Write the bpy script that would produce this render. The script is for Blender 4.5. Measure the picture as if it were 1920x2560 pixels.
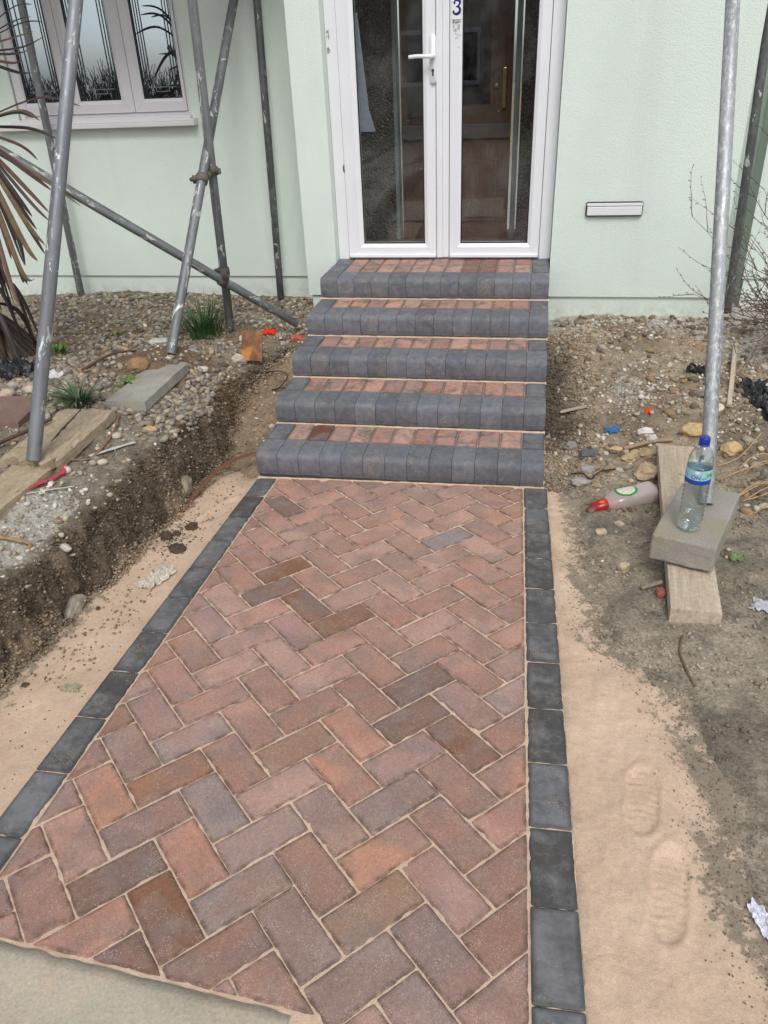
import bpy, bmesh, math, random
import numpy as np
from mathutils import Vector, Matrix, noise
random.seed(11); np.random.seed(11)
for o in list(bpy.data.objects): bpy.data.objects.remove(o)
SC = bpy.context.scene
COL = SC.collection
R = math.radians

# ------------------------------------------------------------ camera, sky, sun, exposure
cd = bpy.data.cameras.new('camera'); cam = bpy.data.objects.new('camera', cd); COL.objects.link(cam)
pitch, yaw, roll = -0.526611560, -0.198081686, -0.0449377731
fwd = Vector((math.sin(yaw)*math.cos(pitch), math.cos(yaw)*math.cos(pitch), math.sin(pitch)))
rgt = Vector((math.cos(yaw), -math.sin(yaw), 0)); upv = rgt.cross(fwd)
r2 = math.cos(roll)*rgt+math.sin(roll)*upv; u2 = -math.sin(roll)*rgt+math.cos(roll)*upv
m = Matrix((r2, u2, -fwd)).transposed().to_4x4(); m.translation = (-0.104447, -3.058758, 1.652694)
cam.matrix_world = m
cd.sensor_fit = 'VERTICAL'; cd.sensor_height = 36.0; cd.lens = 1930.764/2560*36; cd.clip_end = 500; cd.clip_start = 0.05
SC.camera = cam
SUN_EL, SUN_AZ = R(50), R(168)          # azimuth clockwise from +Y
W = bpy.data.worlds.new('World'); SC.world = W; W.use_nodes = True
wn = W.node_tree; bg = wn.nodes['Background']
sky = wn.nodes.new('ShaderNodeTexSky'); sky.sky_type = 'NISHITA'; sky.sun_disc = False
sky.sun_elevation = SUN_EL; sky.sun_rotation = SUN_AZ; sky.air_density = 1.0; sky.dust_density = 2.0; sky.ozone_density = 1.0
hs = wn.nodes.new('ShaderNodeHueSaturation'); hs.inputs['Saturation'].default_value = 0.30
wn.links.new(sky.outputs[0], hs.inputs['Color']); wn.links.new(hs.outputs[0], bg.inputs['Color'])
bg.inputs['Strength'].default_value = 0.15
sl = bpy.data.lights.new('sun', 'SUN'); sl.energy = 1.3; sl.angle = R(22); sl.color = (1.0, 0.97, 0.93)
so = bpy.data.objects.new('sun', sl); COL.objects.link(so)
sd = Vector((math.sin(SUN_AZ)*math.cos(SUN_EL), math.cos(SUN_AZ)*math.cos(SUN_EL), math.sin(SUN_EL)))
so.rotation_euler = (-sd).to_track_quat('-Z', 'Y').to_euler()
SC.view_settings.view_transform = 'Standard'; SC.view_settings.look = 'None'
SC.view_settings.gamma = 1; SC.view_settings.use_curve_mapping = False
SC.view_settings.exposure = 0.22
SC.render.engine = 'CYCLES'
SC.render.resolution_x = 768; SC.render.resolution_y = 1024

# ------------------------------------------------------------ helpers
def fin(o, label=None, cat=None, group=None, kind=None):
    if label: o['label'] = label
    if cat: o['category'] = cat
    if group: o['group'] = group
    if kind: o['kind'] = kind
    return o
def org(o):
    v = Vector((0, 0, 0))
    while o: v += o.location; o = o.parent
    return v
def thing(name, loc, label=None, cat=None, group=None, kind=None):
    o = bpy.data.objects.new(name, None); COL.objects.link(o); o.location = loc; o.empty_display_size = .1
    return fin(o, label, cat, group, kind)
def mesh(name, vf, smooth=False):
    v, f = vf
    me = bpy.data.meshes.new(name); me.from_pydata([tuple(p) for p in v], [], f); me.update()
    if smooth: me.shade_smooth()
    return me
def link(name, me, mt, parent=None, loc=(0, 0, 0)):
    o = bpy.data.objects.new(name, me); COL.objects.link(o); o.location = loc
    if parent: o.parent = parent
    if mt and not me.materials: me.materials.append(mt)
    return o
def ob(name, vf, mt, parent=None, smooth=False, at=None):
    """one mesh object; vertices in world coordinates, moved to the parent's (or at's) origin"""
    v, f = vf
    o0 = org(parent) if parent else Vector((0, 0, 0))
    a = Vector(at) if at is not None else o0
    return link(name, mesh(name, ([Vector(p)-a for p in v], f), smooth), mt, parent, a-o0)
def join(*l):
    V, F = [], []
    for v, f in l:
        b = len(V); V += [Vector(p) for p in v]; F += [[i+b for i in q] for q in f]
    return V, F
def box(x0, x1, y0, y1, z0, z1, bev=0.0):
    bm = bmesh.new(); bmesh.ops.create_cube(bm, size=1)
    for v in bm.verts:
        v.co = Vector(((x0+x1)/2+v.co.x*(x1-x0), (y0+y1)/2+v.co.y*(y1-y0), (z0+z1)/2+v.co.z*(z1-z0)))
    if bev: bmesh.ops.bevel(bm, geom=bm.edges[:], offset=bev, segments=2, affect='EDGES', profile=.5)
    return out(bm)
def out(bm):
    bm.verts.index_update(); V = [v.co.copy() for v in bm.verts]; F = [[v.index for v in f.verts] for f in bm.faces]; bm.free(); return V, F
def tf(vf, M): return [M @ Vector(p) for p in vf[0]], vf[1]
def frame_from(d):
    d = Vector(d).normalized(); return d.to_track_quat('Z', 'Y').to_matrix()
def tube(pts, rad, seg=8, cap=True):
    pts = [Vector(p) for p in pts]; n = len(pts); V = []; F = []
    rr = rad if isinstance(rad, (list, tuple)) else [rad]*n
    Mx = None
    for i, p in enumerate(pts):
        d = pts[min(i+1, n-1)]-pts[max(i-1, 0)]
        Mx = frame_from(d)
        for k in range(seg):
            a = 2*math.pi*k/seg; V.append(p+Mx @ Vector((math.cos(a)*rr[i], math.sin(a)*rr[i], 0)))
    for i in range(n-1):
        for k in range(seg):
            k2 = (k+1) % seg; F.append([i*seg+k, i*seg+k2, (i+1)*seg+k2, (i+1)*seg+k])
    if cap: F.append(list(range(seg))[::-1]); F.append([(n-1)*seg+k for k in range(seg)])
    return V, F
def lathe(prof, seg=24, M=None, sx=1, sy=1):
    V = []; F = []; n = len(prof)
    for r, z in prof:
        for k in range(seg):
            a = 2*math.pi*k/seg; V.append(Vector((r*math.cos(a)*sx, r*math.sin(a)*sy, z)))
    for i in range(n-1):
        for k in range(seg):
            k2 = (k+1) % seg; F.append([i*seg+k, i*seg+k2, (i+1)*seg+k2, (i+1)*seg+k])
    F.append(list(range(seg))[::-1]); F.append([(n-1)*seg+k for k in range(seg)])
    return (V, F) if M is None else tf((V, F), M)
def spline(pts, n=10):
    P = [Vector(p) for p in pts]; o = []
    for i in range(len(P)-1):
        a, b, c, d = P[max(i-1, 0)], P[i], P[i+1], P[min(i+2, len(P)-1)]
        for k in range(n):
            t = k/n; o.append(.5*((2*b)+(c-a)*t+(2*a-5*b+4*c-d)*t*t+(3*b-a-3*c+d)*t**3))
    return o+[P[-1]]
def nz(x, y, z=0.0): return noise.noise((x, y, z))
def fbm(x, y, z=0.0, o=4):
    s = 0; a = 1; f = 1
    for i in range(o): s += a*noise.noise((x*f, y*f, z+i*7.3)); a *= .5; f *= 2.03
    return s
def rock(loc, size, seed=0, sub=2, rough=.28, flat=(1, 1, 1), rz=0, blocky=False):
    bm = bmesh.new()
    bmesh.ops.create_icosphere(bm, subdivisions=sub, radius=1)
    c, s = math.cos(rz), math.sin(rz)
    for v in bm.verts:
        p = v.co.copy()
        if blocky:
            mx = max(abs(p.x), abs(p.y), abs(p.z)); p = p/mx*.8*.75+p*.25*.9
        p *= 1+rough*noise.noise(p*1.6+Vector((seed*3.1, seed*1.7, seed)))+rough*.4*noise.noise(p*4+Vector((seed, 0, seed*2.2)))
        p = Vector((p.x*flat[0], p.y*flat[1], p.z*flat[2]))*size
        v.co = Vector((p.x*c-p.y*s, p.x*s+p.y*c, p.z))+Vector(loc)
    return out(bm)

# ------------------------------------------------------------ materials
class NB:
    def __init__(s, name):
        s.m = bpy.data.materials.new(name); s.m.use_nodes = True; s.nt = s.m.node_tree
        s.b = s.nt.nodes['Principled BSDF']; s.o = s.nt.nodes['Material Output']
        s.tc = s.nt.nodes.new('ShaderNodeTexCoord'); s.co = s.tc.outputs['Object']
    def n(s, t): return s.nt.nodes.new('ShaderNode'+t)
    def l(s, a, b): s.nt.links.new(a, b)
    def put(s, v, sk):
        if hasattr(v, 'is_linked') or isinstance(v, bpy.types.NodeSocket): s.l(v, sk)
        else:
            if isinstance(v, (tuple, list)) and len(v) == 3 and sk.type == 'RGBA': v = (*v, 1)
            sk.default_value = v
    def noise(s, sc, det=3, rough=.55, co=None, dist=0):
        n = s.n('TexNoise'); s.l(co or s.co, n.inputs['Vector']); n.inputs['Scale'].default_value = sc
        n.inputs['Detail'].default_value = det; n.inputs['Roughness'].default_value = rough; n.inputs['Distortion'].default_value = dist
        return n.outputs['Fac']
    def vor(s, sc, co=None, out='Distance'):
        n = s.n('TexVoronoi'); s.l(co or s.co, n.inputs['Vector']); n.inputs['Scale'].default_value = sc; return n.outputs[out]
    def ramp(s, v, st):
        n = s.n('ValToRGB'); s.l(v, n.inputs[0]); e = n.color_ramp.elements
        while len(e) < len(st): e.new(.5)
        for i, (p, c) in enumerate(st):
            e[i].position = p; e[i].color = (c, c, c, 1) if not isinstance(c, (tuple, list)) else (*c, 1)
        return n.outputs[0]
    def mr(s, v, a, b, c=0., d=1.):
        n = s.n('MapRange'); s.l(v, n.inputs[0])
        for i, k in enumerate((a, b, c, d)): n.inputs[i+1].default_value = k
        return n.outputs[0]
    def mix(s, f, a, b, mode='MIX'):
        n = s.n('Mix'); n.data_type = 'RGBA'; n.blend_type = mode
        s.put(f, n.inputs[0]); s.put(a, n.inputs[6]); s.put(b, n.inputs[7]); return n.outputs[2]
    def ma(s, op, a, b=0.):
        n = s.n('Math'); n.operation = op; s.put(a, n.inputs[0]); s.put(b, n.inputs[1]); return n.outputs[0]
    def attr(s, name):
        n = s.n('Attribute'); n.attribute_name = name; return n
    def scale(s, v, co=None):
        n = s.n('Mapping'); s.l(co or s.co, n.inputs[0]); n.inputs['Scale'].default_value = v; return n.outputs[0]
    def randco(s):
        oi = s.n('ObjectInfo'); c = s.n('CombineXYZ')
        k = s.ma('MULTIPLY', oi.outputs['Random'], 37.)
        s.l(k, c.inputs[0]); s.l(s.ma('MULTIPLY', oi.outputs['Random'], 91.), c.inputs[1])
        a = s.n('VectorMath'); a.operation = 'ADD'; s.l(s.co, a.inputs[0]); s.l(c.outputs[0], a.inputs[1])
        s.co = a.outputs[0]; s.oi = oi; return s
    def bump(s, h, st=.5, d=.005):
        n = s.n('Bump'); s.l(h, n.inputs['Height']); n.inputs['Strength'].default_value = st; n.inputs['Distance'].default_value = d
        s.l(n.outputs[0], s.b.inputs['Normal']); return s
    def done(s, col=None, rough=None, metal=None, **k):
        if col is not None: s.put(col, s.b.inputs['Base Color'])
        if rough is not None: s.put(rough, s.b.inputs['Roughness'])
        if metal is not None: s.put(metal, s.b.inputs['Metallic'])
        for a, v in k.items(): s.put(v, s.b.inputs[a.replace('_', ' ')])
        return s.m
def plain(name, col, rough=.6, metal=0, var=.12, sc=30, bump=.0, bd=.002):
    b = NB(name); n = b.noise(sc, 4)
    c = b.mix(1, col, b.mr(n, .3, .7, 1-var, 1+var), 'MULTIPLY')
    if bump: b.bump(b.noise(sc*4, 3), bump, bd)
    return b.done(c, rough, metal)

def m_brick():
    b = NB('clay_paver').randco()
    base = b.oi.outputs['Color']
    n1 = b.noise(6.5, 3, .5, dist=.6); n2 = b.noise(90, 5, .7); n3 = b.noise(5, 2, dist=.3); n4 = b.noise(260, 3, .6)
    c = b.mix(b.mr(n1, .44, .62, 0, .55), base, (.215, .178, .168))
    c = b.mix(b.mr(n3, .46, .60, 0, .42), c, (.29, .155, .105))
    c = b.mix(1, c, b.mr(n2, .28, .72, .80, 1.20), 'MULTIPLY')
    c = b.mix(1, c, b.mr(n4, .3, .7, .82, 1.18), 'MULTIPLY')
    e = b.attr('edge').outputs['Fac']
    ee = b.ma('MULTIPLY', e, b.mr(b.noise(30, 4, .6), .36, .62, .05, 1))
    c = b.mix(b.ma('MULTIPLY', ee, .75), c, (.085, .052, .036))  # dark rim: burnt arris plus edge shadow painted into the colour
    sp = b.vor(170); spr = b.noise(60, 2)
    pit = b.ma('MULTIPLY', b.mr(sp, .16, .08, 0, 1), b.mr(spr, .5, .56, 0, 1))
    c = b.mix(b.ma('MULTIPLY', pit, .75), c, (.07, .05, .045))
    gr = b.ma('MULTIPLY', b.mr(b.vor(240), .32, .20, 0, 1), b.mr(b.noise(22, 5, .7), .47, .60, 0, 1))
    c = b.mix(b.ma('MULTIPLY', gr, .8), c, (.60, .48, .37))
    du = b.mr(b.noise(17, 5, .6), .52, .8, 0, .35)
    c = b.mix(du, c, (.45, .34, .26))
    h = b.ma('ADD', b.ma('MULTIPLY', b.noise(190, 4, .6), .7), b.ma('MULTIPLY', pit, -.8))
    b.bump(h, .55, .003)
    return b.done(c, .88)
def m_char(name='charcoal_paver', wear=.65):
    b = NB(name).randco()
    base = b.oi.outputs['Color']
    c = b.mix(1, base, b.mr(b.noise(45, 5, .65), .25, .75, .72, 1.3), 'MULTIPLY')
    kf = b.attr('edge').outputs['Fac']
    c = b.mix(b.mr(b.noise(10, 6, .68), .46, .64, 0, wear), c, (.235, .235, .24))
    c = b.mix(b.mr(b.noise(9, 6, .68, dist=.5), .48, .64, 0, wear), c, (.055, .053, .052))
    sc = b.noise(40, 5, .7, b.scale((1, 3.5, 1)), 1.2)
    c = b.mix(b.mr(sc, .63, .70, 0, .6), c, (.33, .33, .33))
    pit = b.mr(b.vor(190), .13, .06, 0, 1); pit = b.ma('MULTIPLY', pit, b.mr(b.noise(25, 2), .5, .58, 0, 1))
    c = b.mix(pit, c, (.03, .03, .033))
    du = b.ma('MULTIPLY', b.mr(b.vor(300), .5, .25, 0, 1), b.mr(b.noise(9, 4, .6), .52, .68, 0, .8))
    c = b.mix(du, c, (.48, .38, .28))
    e = b.attr('edge').outputs['Fac']
    c = b.mix(b.ma('MULTIPLY', e, .55), c, (.035, .035, .037))
    b.bump(b.noise(210, 4, .6), .4, .0025)
    return b.done(c, .8)
def m_wall():
    b = NB('mint_render')
    n = b.noise(2.2, 4, .6); big = b.noise(.7, 2)
    c = b.mix(b.mr(n, .3, .7), (.685, .775, .705), (.735, .825, .755))
    c = b.mix(b.mr(big, .45, .7, 0, .25), c, (.65, .74, .67))
    dirt = b.ma('MULTIPLY', b.mr(b.noise(45, 3, .7), .70, .76, 0, .5), b.mr(b.noise(3, 2), .5, .62, 0, 1))
    c = b.mix(dirt, c, (.42, .44, .38))
    sx = b.n('SeparateXYZ'); b.l(b.co, sx.inputs[0])
    low = b.ma('MULTIPLY', b.mr(sx.outputs['Z'], .16, .0, 0, 1), b.mr(b.noise(16, 5, .7), .40, .66, 0, .75))
    c = b.mix(low, c, (.40, .36, .28))
    st = b.mr(b.noise(4, 4, .6, b.scale((1, 1, .07))), .54, .70, 0, .16); c = b.mix(st, c, (.45, .50, .44))
    h = b.ma('ADD', b.noise(150, 2, .5, dist=.5), b.ma('MULTIPLY', b.mr(b.vor(110), .0, .7, 1, 0), .4))
    b.bump(h, .45, .0045)
    return b.done(c, .85)
def m_white(name='white_upvc', col=(.81, .82, .85)):
    b = NB(name)
    c = b.mix(b.mr(b.noise(3, 3), .3, .7), col, tuple(k*.95 for k in col))
    sp = b.ma('MULTIPLY', b.mr(b.vor(38), .09, .05, 0, 1), b.mr(b.noise(7, 2), .60, .64, 0, 1))
    c = b.mix(b.ma('MULTIPLY', sp, .7), c, (.22, .20, .18))
    c = b.mix(b.mr(b.noise(14, 5, .7), .64, .78, 0, .25), c, (.5, .47, .43))
    return b.done(c, .32, Coat_Weight=.2)
def m_sand():
    b = NB('sharp_sand')
    n = b.noise(5, 5, .6); f = b.noise(320, 3, .6); g = b.noise(60, 4, .65)
    c = b.mix(b.mr(n, .3, .7), (.545, .395, .28), (.665, .495, .365))
    c = b.mix(1, c, b.mr(f, .2, .8, .78, 1.2), 'MULTIPLY')
    c = b.mix(1, c, b.mr(g, .25, .75, .88, 1.1), 'MULTIPLY')
    sp = b.mr(b.vor(110), .12, .07, 0, 1); sp = b.ma('MULTIPLY', sp, b.mr(b.noise(14, 3), .5, .6, 0, 1))
    c = b.mix(b.ma('MULTIPLY', sp, .75), c, (.13, .09, .06))
    so = b.attr('soil').outputs['Fac']
    k = b.mr(b.ma('ADD', so, b.ma('MULTIPLY', b.ma('SUBTRACT', b.noise(30, 6, .72), .5), 2.2)), .42, .62, 0, .92)
    c = b.mix(k, c, b.mix(b.noise(80, 4, .7), (.15, .125, .09), (.34, .285, .21)))
    hh = b.ma('ADD', b.ma('MULTIPLY', b.noise(130, 4, .65), .5), b.ma('MULTIPLY', g, .8))
    b.bump(hh, .5, .006)
    return b.done(c, .95)
def m_soil():
    b = NB('soil')
    base = b.attr('Col').outputs['Color']
    f = b.noise(90, 6, .7); g = b.noise(22, 5, .65); s = b.noise(7, 4, .6)
    c = b.mix(1, base, b.mr(f, .28, .72, .5, 1.5), 'MULTIPLY')
    c = b.mix(1, c, b.mr(g, .3, .7, .72, 1.28), 'MULTIPLY')
    ch = b.attr('chalk').outputs['Fac']
    k = b.mr(b.ma('ADD', ch, b.ma('MULTIPLY', b.ma('SUBTRACT', b.noise(48, 6, .78), .5), 2.4)), .55, .72, 0, .85)
    c = b.mix(k, c, b.mix(b.mr(b.noise(75, 5, .75), .38, .62), (.30, .275, .23), (.68, .65, .59)))
    v = b.vor(120); sp = b.ma('MULTIPLY', b.mr(v, .22, .12, 0, 1), b.mr(b.noise(18, 3), .5, .58, 0, 1))
    c = b.mix(b.ma('MULTIPLY', sp, .8), c, (.45, .41, .34))
    b.bump(b.ma('ADD', f, b.ma('MULTIPLY', b.noise(260, 3, .6), .4)), .9, .010)
    return b.done(c, .96)
def m_col(name, rough=.85, sc=120, bump=.3, var=.25):
    b = NB(name); c = b.mix(1, b.attr('Col').outputs['Color'], b.mr(b.noise(sc, 4, .6), .25, .75, 1-var, 1+var), 'MULTIPLY')
    b.bump(b.noise(sc*2, 3), bump, .003); return b.done(c, rough)
def m_ocol(name, rough=.7, sc=60, var=.25, bump=.3, metal=0):
    b = NB(name).randco(); c = b.mix(1, b.oi.outputs['Color'], b.mr(b.noise(sc, 4, .6), .25, .75, 1-var, 1+var), 'MULTIPLY')
    b.bump(b.noise(sc*2.5, 3), bump, .003); return b.done(c, rough, metal)
def m_tube(name, col=(.20, .212, .218), splash=.59, speck=0.):
    b = NB(name).randco()
    st = b.noise(30, 4, .6, b.scale((1, 1, .06))); n = b.noise(14, 4, .6)
    c = b.mix(b.mr(st, .3, .7), tuple(k*.62 for k in col), tuple(k*1.25 for k in col))
    c = b.mix(b.mr(n, .5, .7, 0, .45), c, (.31, .33, .34))
    c = b.mix(b.mr(b.noise(9, 5, .7), .60, .72, 0, .6), c, (.13, .125, .115))
    sp = b.noise(20, 5, .68, b.scale((1, 1, .38)), 1.0)
    k = b.mr(sp, splash, splash+.03, 0, .85)
    c = b.mix(k, c, (.72, .74, .70))
    if speck:
        k2 = b.mr(b.noise(85, 4, .7, b.scale((1, 1, .45))), .50, .62, 0, speck); c = b.mix(k2, c, (.62, .64, .63))
    b.bump(b.ma('ADD', b.ma('MULTIPLY', k, .6), b.noise(120, 3)), .3, .002)
    return b.done(c, b.mr(n, .3, .7, .42, .66), .4)
def m_wood(name, ca, cb, along=0, grey=.3):
    b = NB(name).randco(); sv = [14, 14, 14]; sv[along] = 1.0
    g = b.noise(3.2, 6, .65, b.scale(tuple(sv)), 1.4); f = b.noise(60, 4)
    c = b.mix(b.mr(g, .3, .7), ca, cb)
    c = b.mix(b.mr(b.noise(5, 4, .6), .45, .7, 0, grey), c, (.30, .28, .24))
    c = b.mix(b.mr(b.noise(26, 5, .7), .60, .72, 0, .7), c, (.15, .11, .07))
    c = b.mix(1, c, b.mr(f, .3, .7, .85, 1.12), 'MULTIPLY')
    b.bump(b.ma('ADD', g, b.ma('MULTIPLY', f, .3)), .6, .004); return b.done(c, .85)
def m_conc(name, ca, cb, stain=(.33, .28, .16), st=.45):
    b = NB(name).randco()
    c = b.mix(b.mr(b.noise(6, 5, .6), .3, .7), ca, cb)
    c = b.mix(b.mr(b.noise(4, 3, .5), .5, .68, 0, st), c, stain)
    c = b.mix(1, c, b.mr(b.noise(140, 4, .6), .25, .75, .82, 1.18), 'MULTIPLY')
    pit = b.ma('MULTIPLY', b.mr(b.vor(60), .1, .05, 0, 1), b.mr(b.noise(20, 2), .55, .6, 0, 1))
    c = b.mix(pit, c, (.06, .055, .05))
    b.bump(b.ma('SUBTRACT', b.noise(110, 5, .65), pit), .45, .004); return b.done(c, .9)
def m_glass(name, tint=(.80, .84, .85), ior=1.5, dirt=True, refl=1.0, milky=0., gcol=(.95, .97, 1), dcol=(.62, .62, .60)):
    b = NB(name); nt = b.nt; nt.nodes.remove(b.b)
    t = b.n('BsdfTransparent'); t.inputs[0].default_value = (*tint, 1)
    g = b.n('BsdfGlossy'); g.inputs['Roughness'].default_value = .0; g.inputs['Color'].default_value = (*gcol, 1)
    fr = b.n('Fresnel'); ge = b.n('NewGeometry')
    b.l(b.mr(ge.outputs['Backfacing'], 0, 1, ior, 1/ior), fr.inputs[0])   # a thin sheet: no total internal reflection
    f = b.ma('MULTIPLY', fr.outputs[0], refl)
    mx = b.n('MixShader'); b.l(f, mx.inputs[0]); b.l(t.outputs[0], mx.inputs[1]); b.l(g.outputs[0], mx.inputs[2])
    res = mx.outputs[0]
    if dirt:
        d = b.n('BsdfDiffuse'); d.inputs[0].default_value = (*dcol, 1)
        k = b.ma('ADD', b.mr(b.noise(4, 5, .7), .45, .8, milky, milky+.06), b.ma('MULTIPLY', b.mr(b.vor(26), .075, .045, 0, 1), b.mr(b.noise(5, 2), .52, .56, 0, .7)))
        m2 = b.n('MixShader'); b.l(k, m2.inputs[0]); b.l(res, m2.inputs[1]); b.l(d.outputs[0], m2.inputs[2]); res = m2.outputs[0]
    b.l(res, b.o.inputs['Surface']); return b.m

MAT = dict(
    brick=m_brick(), char=m_char(), kerb=m_char('charcoal_kerb', .34), wall=m_wall(), white=m_white(), winwhite=m_white('window_upvc', (.74, .72, .74)), sand=m_sand(), soil=m_soil(),
    stone=m_col('stones', .8), crumb=m_col('crumbs', .95, 200, .5), rockc=m_ocol('loose_rock', .85, 45, .3, .6),
    tube=m_tube('scaffold_tube'), tube_dark=m_tube('scaffold_tube_dark', (.12, .13, .13), .61), tube_light=m_tube('scaffold_tube_light', (.36, .38, .39), .66, .8),
    tube_mid=m_tube('scaffold_tube_mid', (.22, .235, .255), .60),
    rust=m_ocol('coupler_steel', .8, 40, .4, .5, .3),
    plank=m_wood('weathered_plank', (.29, .225, .14), (.50, .41, .28), 0), plank2=m_wood('pale_plank', (.42, .33, .23), (.62, .52, .40), 0, .2),
    block=m_conc('concrete_block', (.27, .25, .215), (.35, .33, .295), (.32, .255, .13), .5), paver=m_conc('old_paving_slab', (.30, .28, .235), (.40, .38, .33), (.2, .18, .15), .3),
    redslab=m_conc('red_slab', (.17, .105, .085), (.25, .165, .135)), kerbconc=m_conc('pavement_concrete', (.40, .355, .275), (.50, .45, .36), (.58, .44, .31), .9),
    glass=m_glass('door_glass', (.86, .89, .89), 1.5, True, 1.6), wglass=m_glass('window_glass', (.45, .5, .52), 1.7, False, 8, 0., (.78, .90, 1.0)),
    lead=plain('lead_strip', (.035, .037, .04), .5, .4), black=plain('black_gasket', (.012, .012, .013), .5), dkplastic=plain('black_polythene', (.014, .015, .017), .42, 0, .3, 12, .3, .01),
    grey=plain('grey_line', (.30, .34, .34), .5), gold=plain('brass', (.62, .47, .20), .3, 1), steel=plain('lock_steel', (.2, .2, .19), .4, .9),
    handle=plain('white_handle', (.78, .79, .81), .3, 0, .03), leafm=m_ocol('cordyline_leaf', .55, 25, .35, .2),
    grass=m_ocol('grass_blade', .6, 30, .3, .1), twig=m_ocol('twig_bark', .85, 60, .35, .4), ocol=m_ocol('litter', .6, 50, .18, .25), cloth=m_ocol('crumpled_cloth', .8, 40, .12, .4),
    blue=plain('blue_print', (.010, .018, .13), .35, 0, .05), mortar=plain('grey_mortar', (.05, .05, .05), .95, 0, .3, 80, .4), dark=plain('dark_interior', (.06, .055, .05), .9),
)

# ------------------------------------------------------------ terrain functions
def pz(x, y): return .0034-.0502*y+.01144*x
def sst(a, b, t):
    t = max(0., min(1., (t-a)/(b-a))); return t*t*(3-2*t)
def itp(t, tab):
    if t <= tab[0][0]: return tab[0][1]
    for (a, u), (b, v) in zip(tab, tab[1:]):
        if t <= b: return u+(v-u)*(t-a)/(b-a)
    return tab[-1][1]
XB = [(-3, -1.72), (-1.48, -1.67), (-1.157, -1.628), (-.9, -1.604), (-.6, -1.595), (-.05, -1.578), (.22, -1.568), (.53, -1.633), (.85, -1.64), (1.2, -1.52), (1.6, -1.42), (2.3, -1.4)]
TOP = [(-3, .34), (-1.4, .29), (-1.2, .25), (-.9, .255), (-.5, .26), (0, .25), (.35, .19), (.9, .13), (1.5, .2), (2.25, .235)]
SB = [(-3, .55), (-2.1, .40), (-1.886, .37), (-1.62, .37), (-1.456, .36), (-1.276, .30), (-1.075, .13), (-.66, .113), (-.2, .09), (.4, .06), (1.2, .02)]
def gz0(x, y):
    if x < -.65:
        fl = pz(-1.4, min(y, 0))-.05+.25*sst(.1, 1.5, y)
        xb = itp(y, XB)+.035*nz(y*4.5, 3.3)+.018*nz(y*17, 8)
        top = itp(y, TOP)+(.09+.05*math.exp(-((y-.6)/.4)**2))*sst(.02, .34, xb-x)*(1-sst(.9, 1.8, y))
        t = sst(-.01, .055, xb-x)
        z = fl+(top-fl)*t
        z += .10*math.exp(-((x+1.97)**2+(y-.60)**2)/(2*.21**2))*t
        z += .035*math.exp(-((x+2.9)**2+(y-1.9)**2)/(2*.5**2))
        return z
    sb = itp(y, SB)
    fl = pz(x, min(y, -.3))-.05
    z = fl+(.21-fl)*sst(-.3, 1.8, y)
    z += .043*sst(-.05, .16, x-sb)
    z -= .05*sst(.1, .4, y)*(1-sst(1.0, 1.5, y))*(1-sst(.08, .25, x))
    z += .02*sst(.3, .8, x)*(1-sst(1, 1.7, y))
    return z
def gz(x, y):
    z = gz0(x, y)
    if x < -.65:
        z += .012*fbm(x*6, y*6, 1, 3)+.009*fbm(x*26, y*26, 4, 4)
    else:
        sbx = itp(y, SB)
        z += .010*fbm(x*5, y*5, 2, 3)+.008*fbm(x*24, y*24, 5, 4)*sst(.0, .12, x-sbx)+.003*nz(x*70, y*70, 2)
        k = sst(-.1, .5, y); z += k*(.014*fbm(x*9, y*9, 9, 4)+.008*fbm(x*34, y*34, 15, 3))
    return z
def mixc(a, b, t): return tuple(p+(q-p)*t for p, q in zip(a, b))
def soilcol(x, y, z=0.):
    n = fbm(x*3, y*3, 20, 4); n2 = fbm(x*1.3+5, y*1.3, 31, 3)
    chalk = 0.
    if x < -.65:
        xb = itp(y, XB); d = xb-x
        c = mixc((.18, .15, .112), (.29, .248, .19), sst(-.4, .5, n))
        if y > .2: c = mixc(c, (.235, .165, .10), sst(-.1, .4, n2))
        face = sst(-.05, .0, d)*(1-sst(.05, .11, d+.03*n))
        face *= 1-.8*sst(.9, 1.3, y)
        c = mixc(c, mixc((.10, .073, .047), (.19, .145, .10), sst(-.5, .6, fbm(z*16, y*10, 44, 4))), face)
        if d < 0: c = mixc((.33, .25, .165), (.25, .19, .125), sst(-.2, .4, n))
        c = mixc(c, (.20, .125, .072), math.exp(-((x+1.95)**2+(y-.60)**2)/(2*.24**2)))
        chalk = .85*sst(-.55, -.9, y)*sst(.05, .12, d)*sst(-.4, .2, n+.2) if d > 0 else 0
        chalk += .35*sst(.05, .2, d)*sst(0, .5, n2)*(1-face)
        chalk += .5*math.exp(-((x+1.55)**2+(y-1.55)**2)/.05)
        chalk *= 1-face
    else:
        g = sst(-.2, .3, n)
        c = mixc((.21, .18, .138), (.38, .32, .24), sst(-.45, .45, n+.5*fbm(x*11, y*11, 7, 3)))
        far = sst(-.3, .3, y)
        c = mixc(c, mixc((.25, .19, .13), (.37, .295, .205), g), far)
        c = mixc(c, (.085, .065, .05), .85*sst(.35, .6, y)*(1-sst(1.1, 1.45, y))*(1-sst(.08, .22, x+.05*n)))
        c = mixc(c, (.13, .105, .08), .6*sst(.7, .95, x)*(1-sst(.2, .8, y)))
        chalk = .95*sst(1.25, 1.75, y)*sst(-.5, .2, n+.35*(x > .6))
        chalk += .75*math.exp(-((x-.42)**2/.02+(y-.85)**2/.09))
        chalk += .9*sst(.75, 1.0, x)*sst(.9, 1.3, y)
    return c, chalk
def lin(a, b, s): return list(np.linspace(a, b, max(2, int(round((b-a)/s))+1))[:-1])
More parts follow.
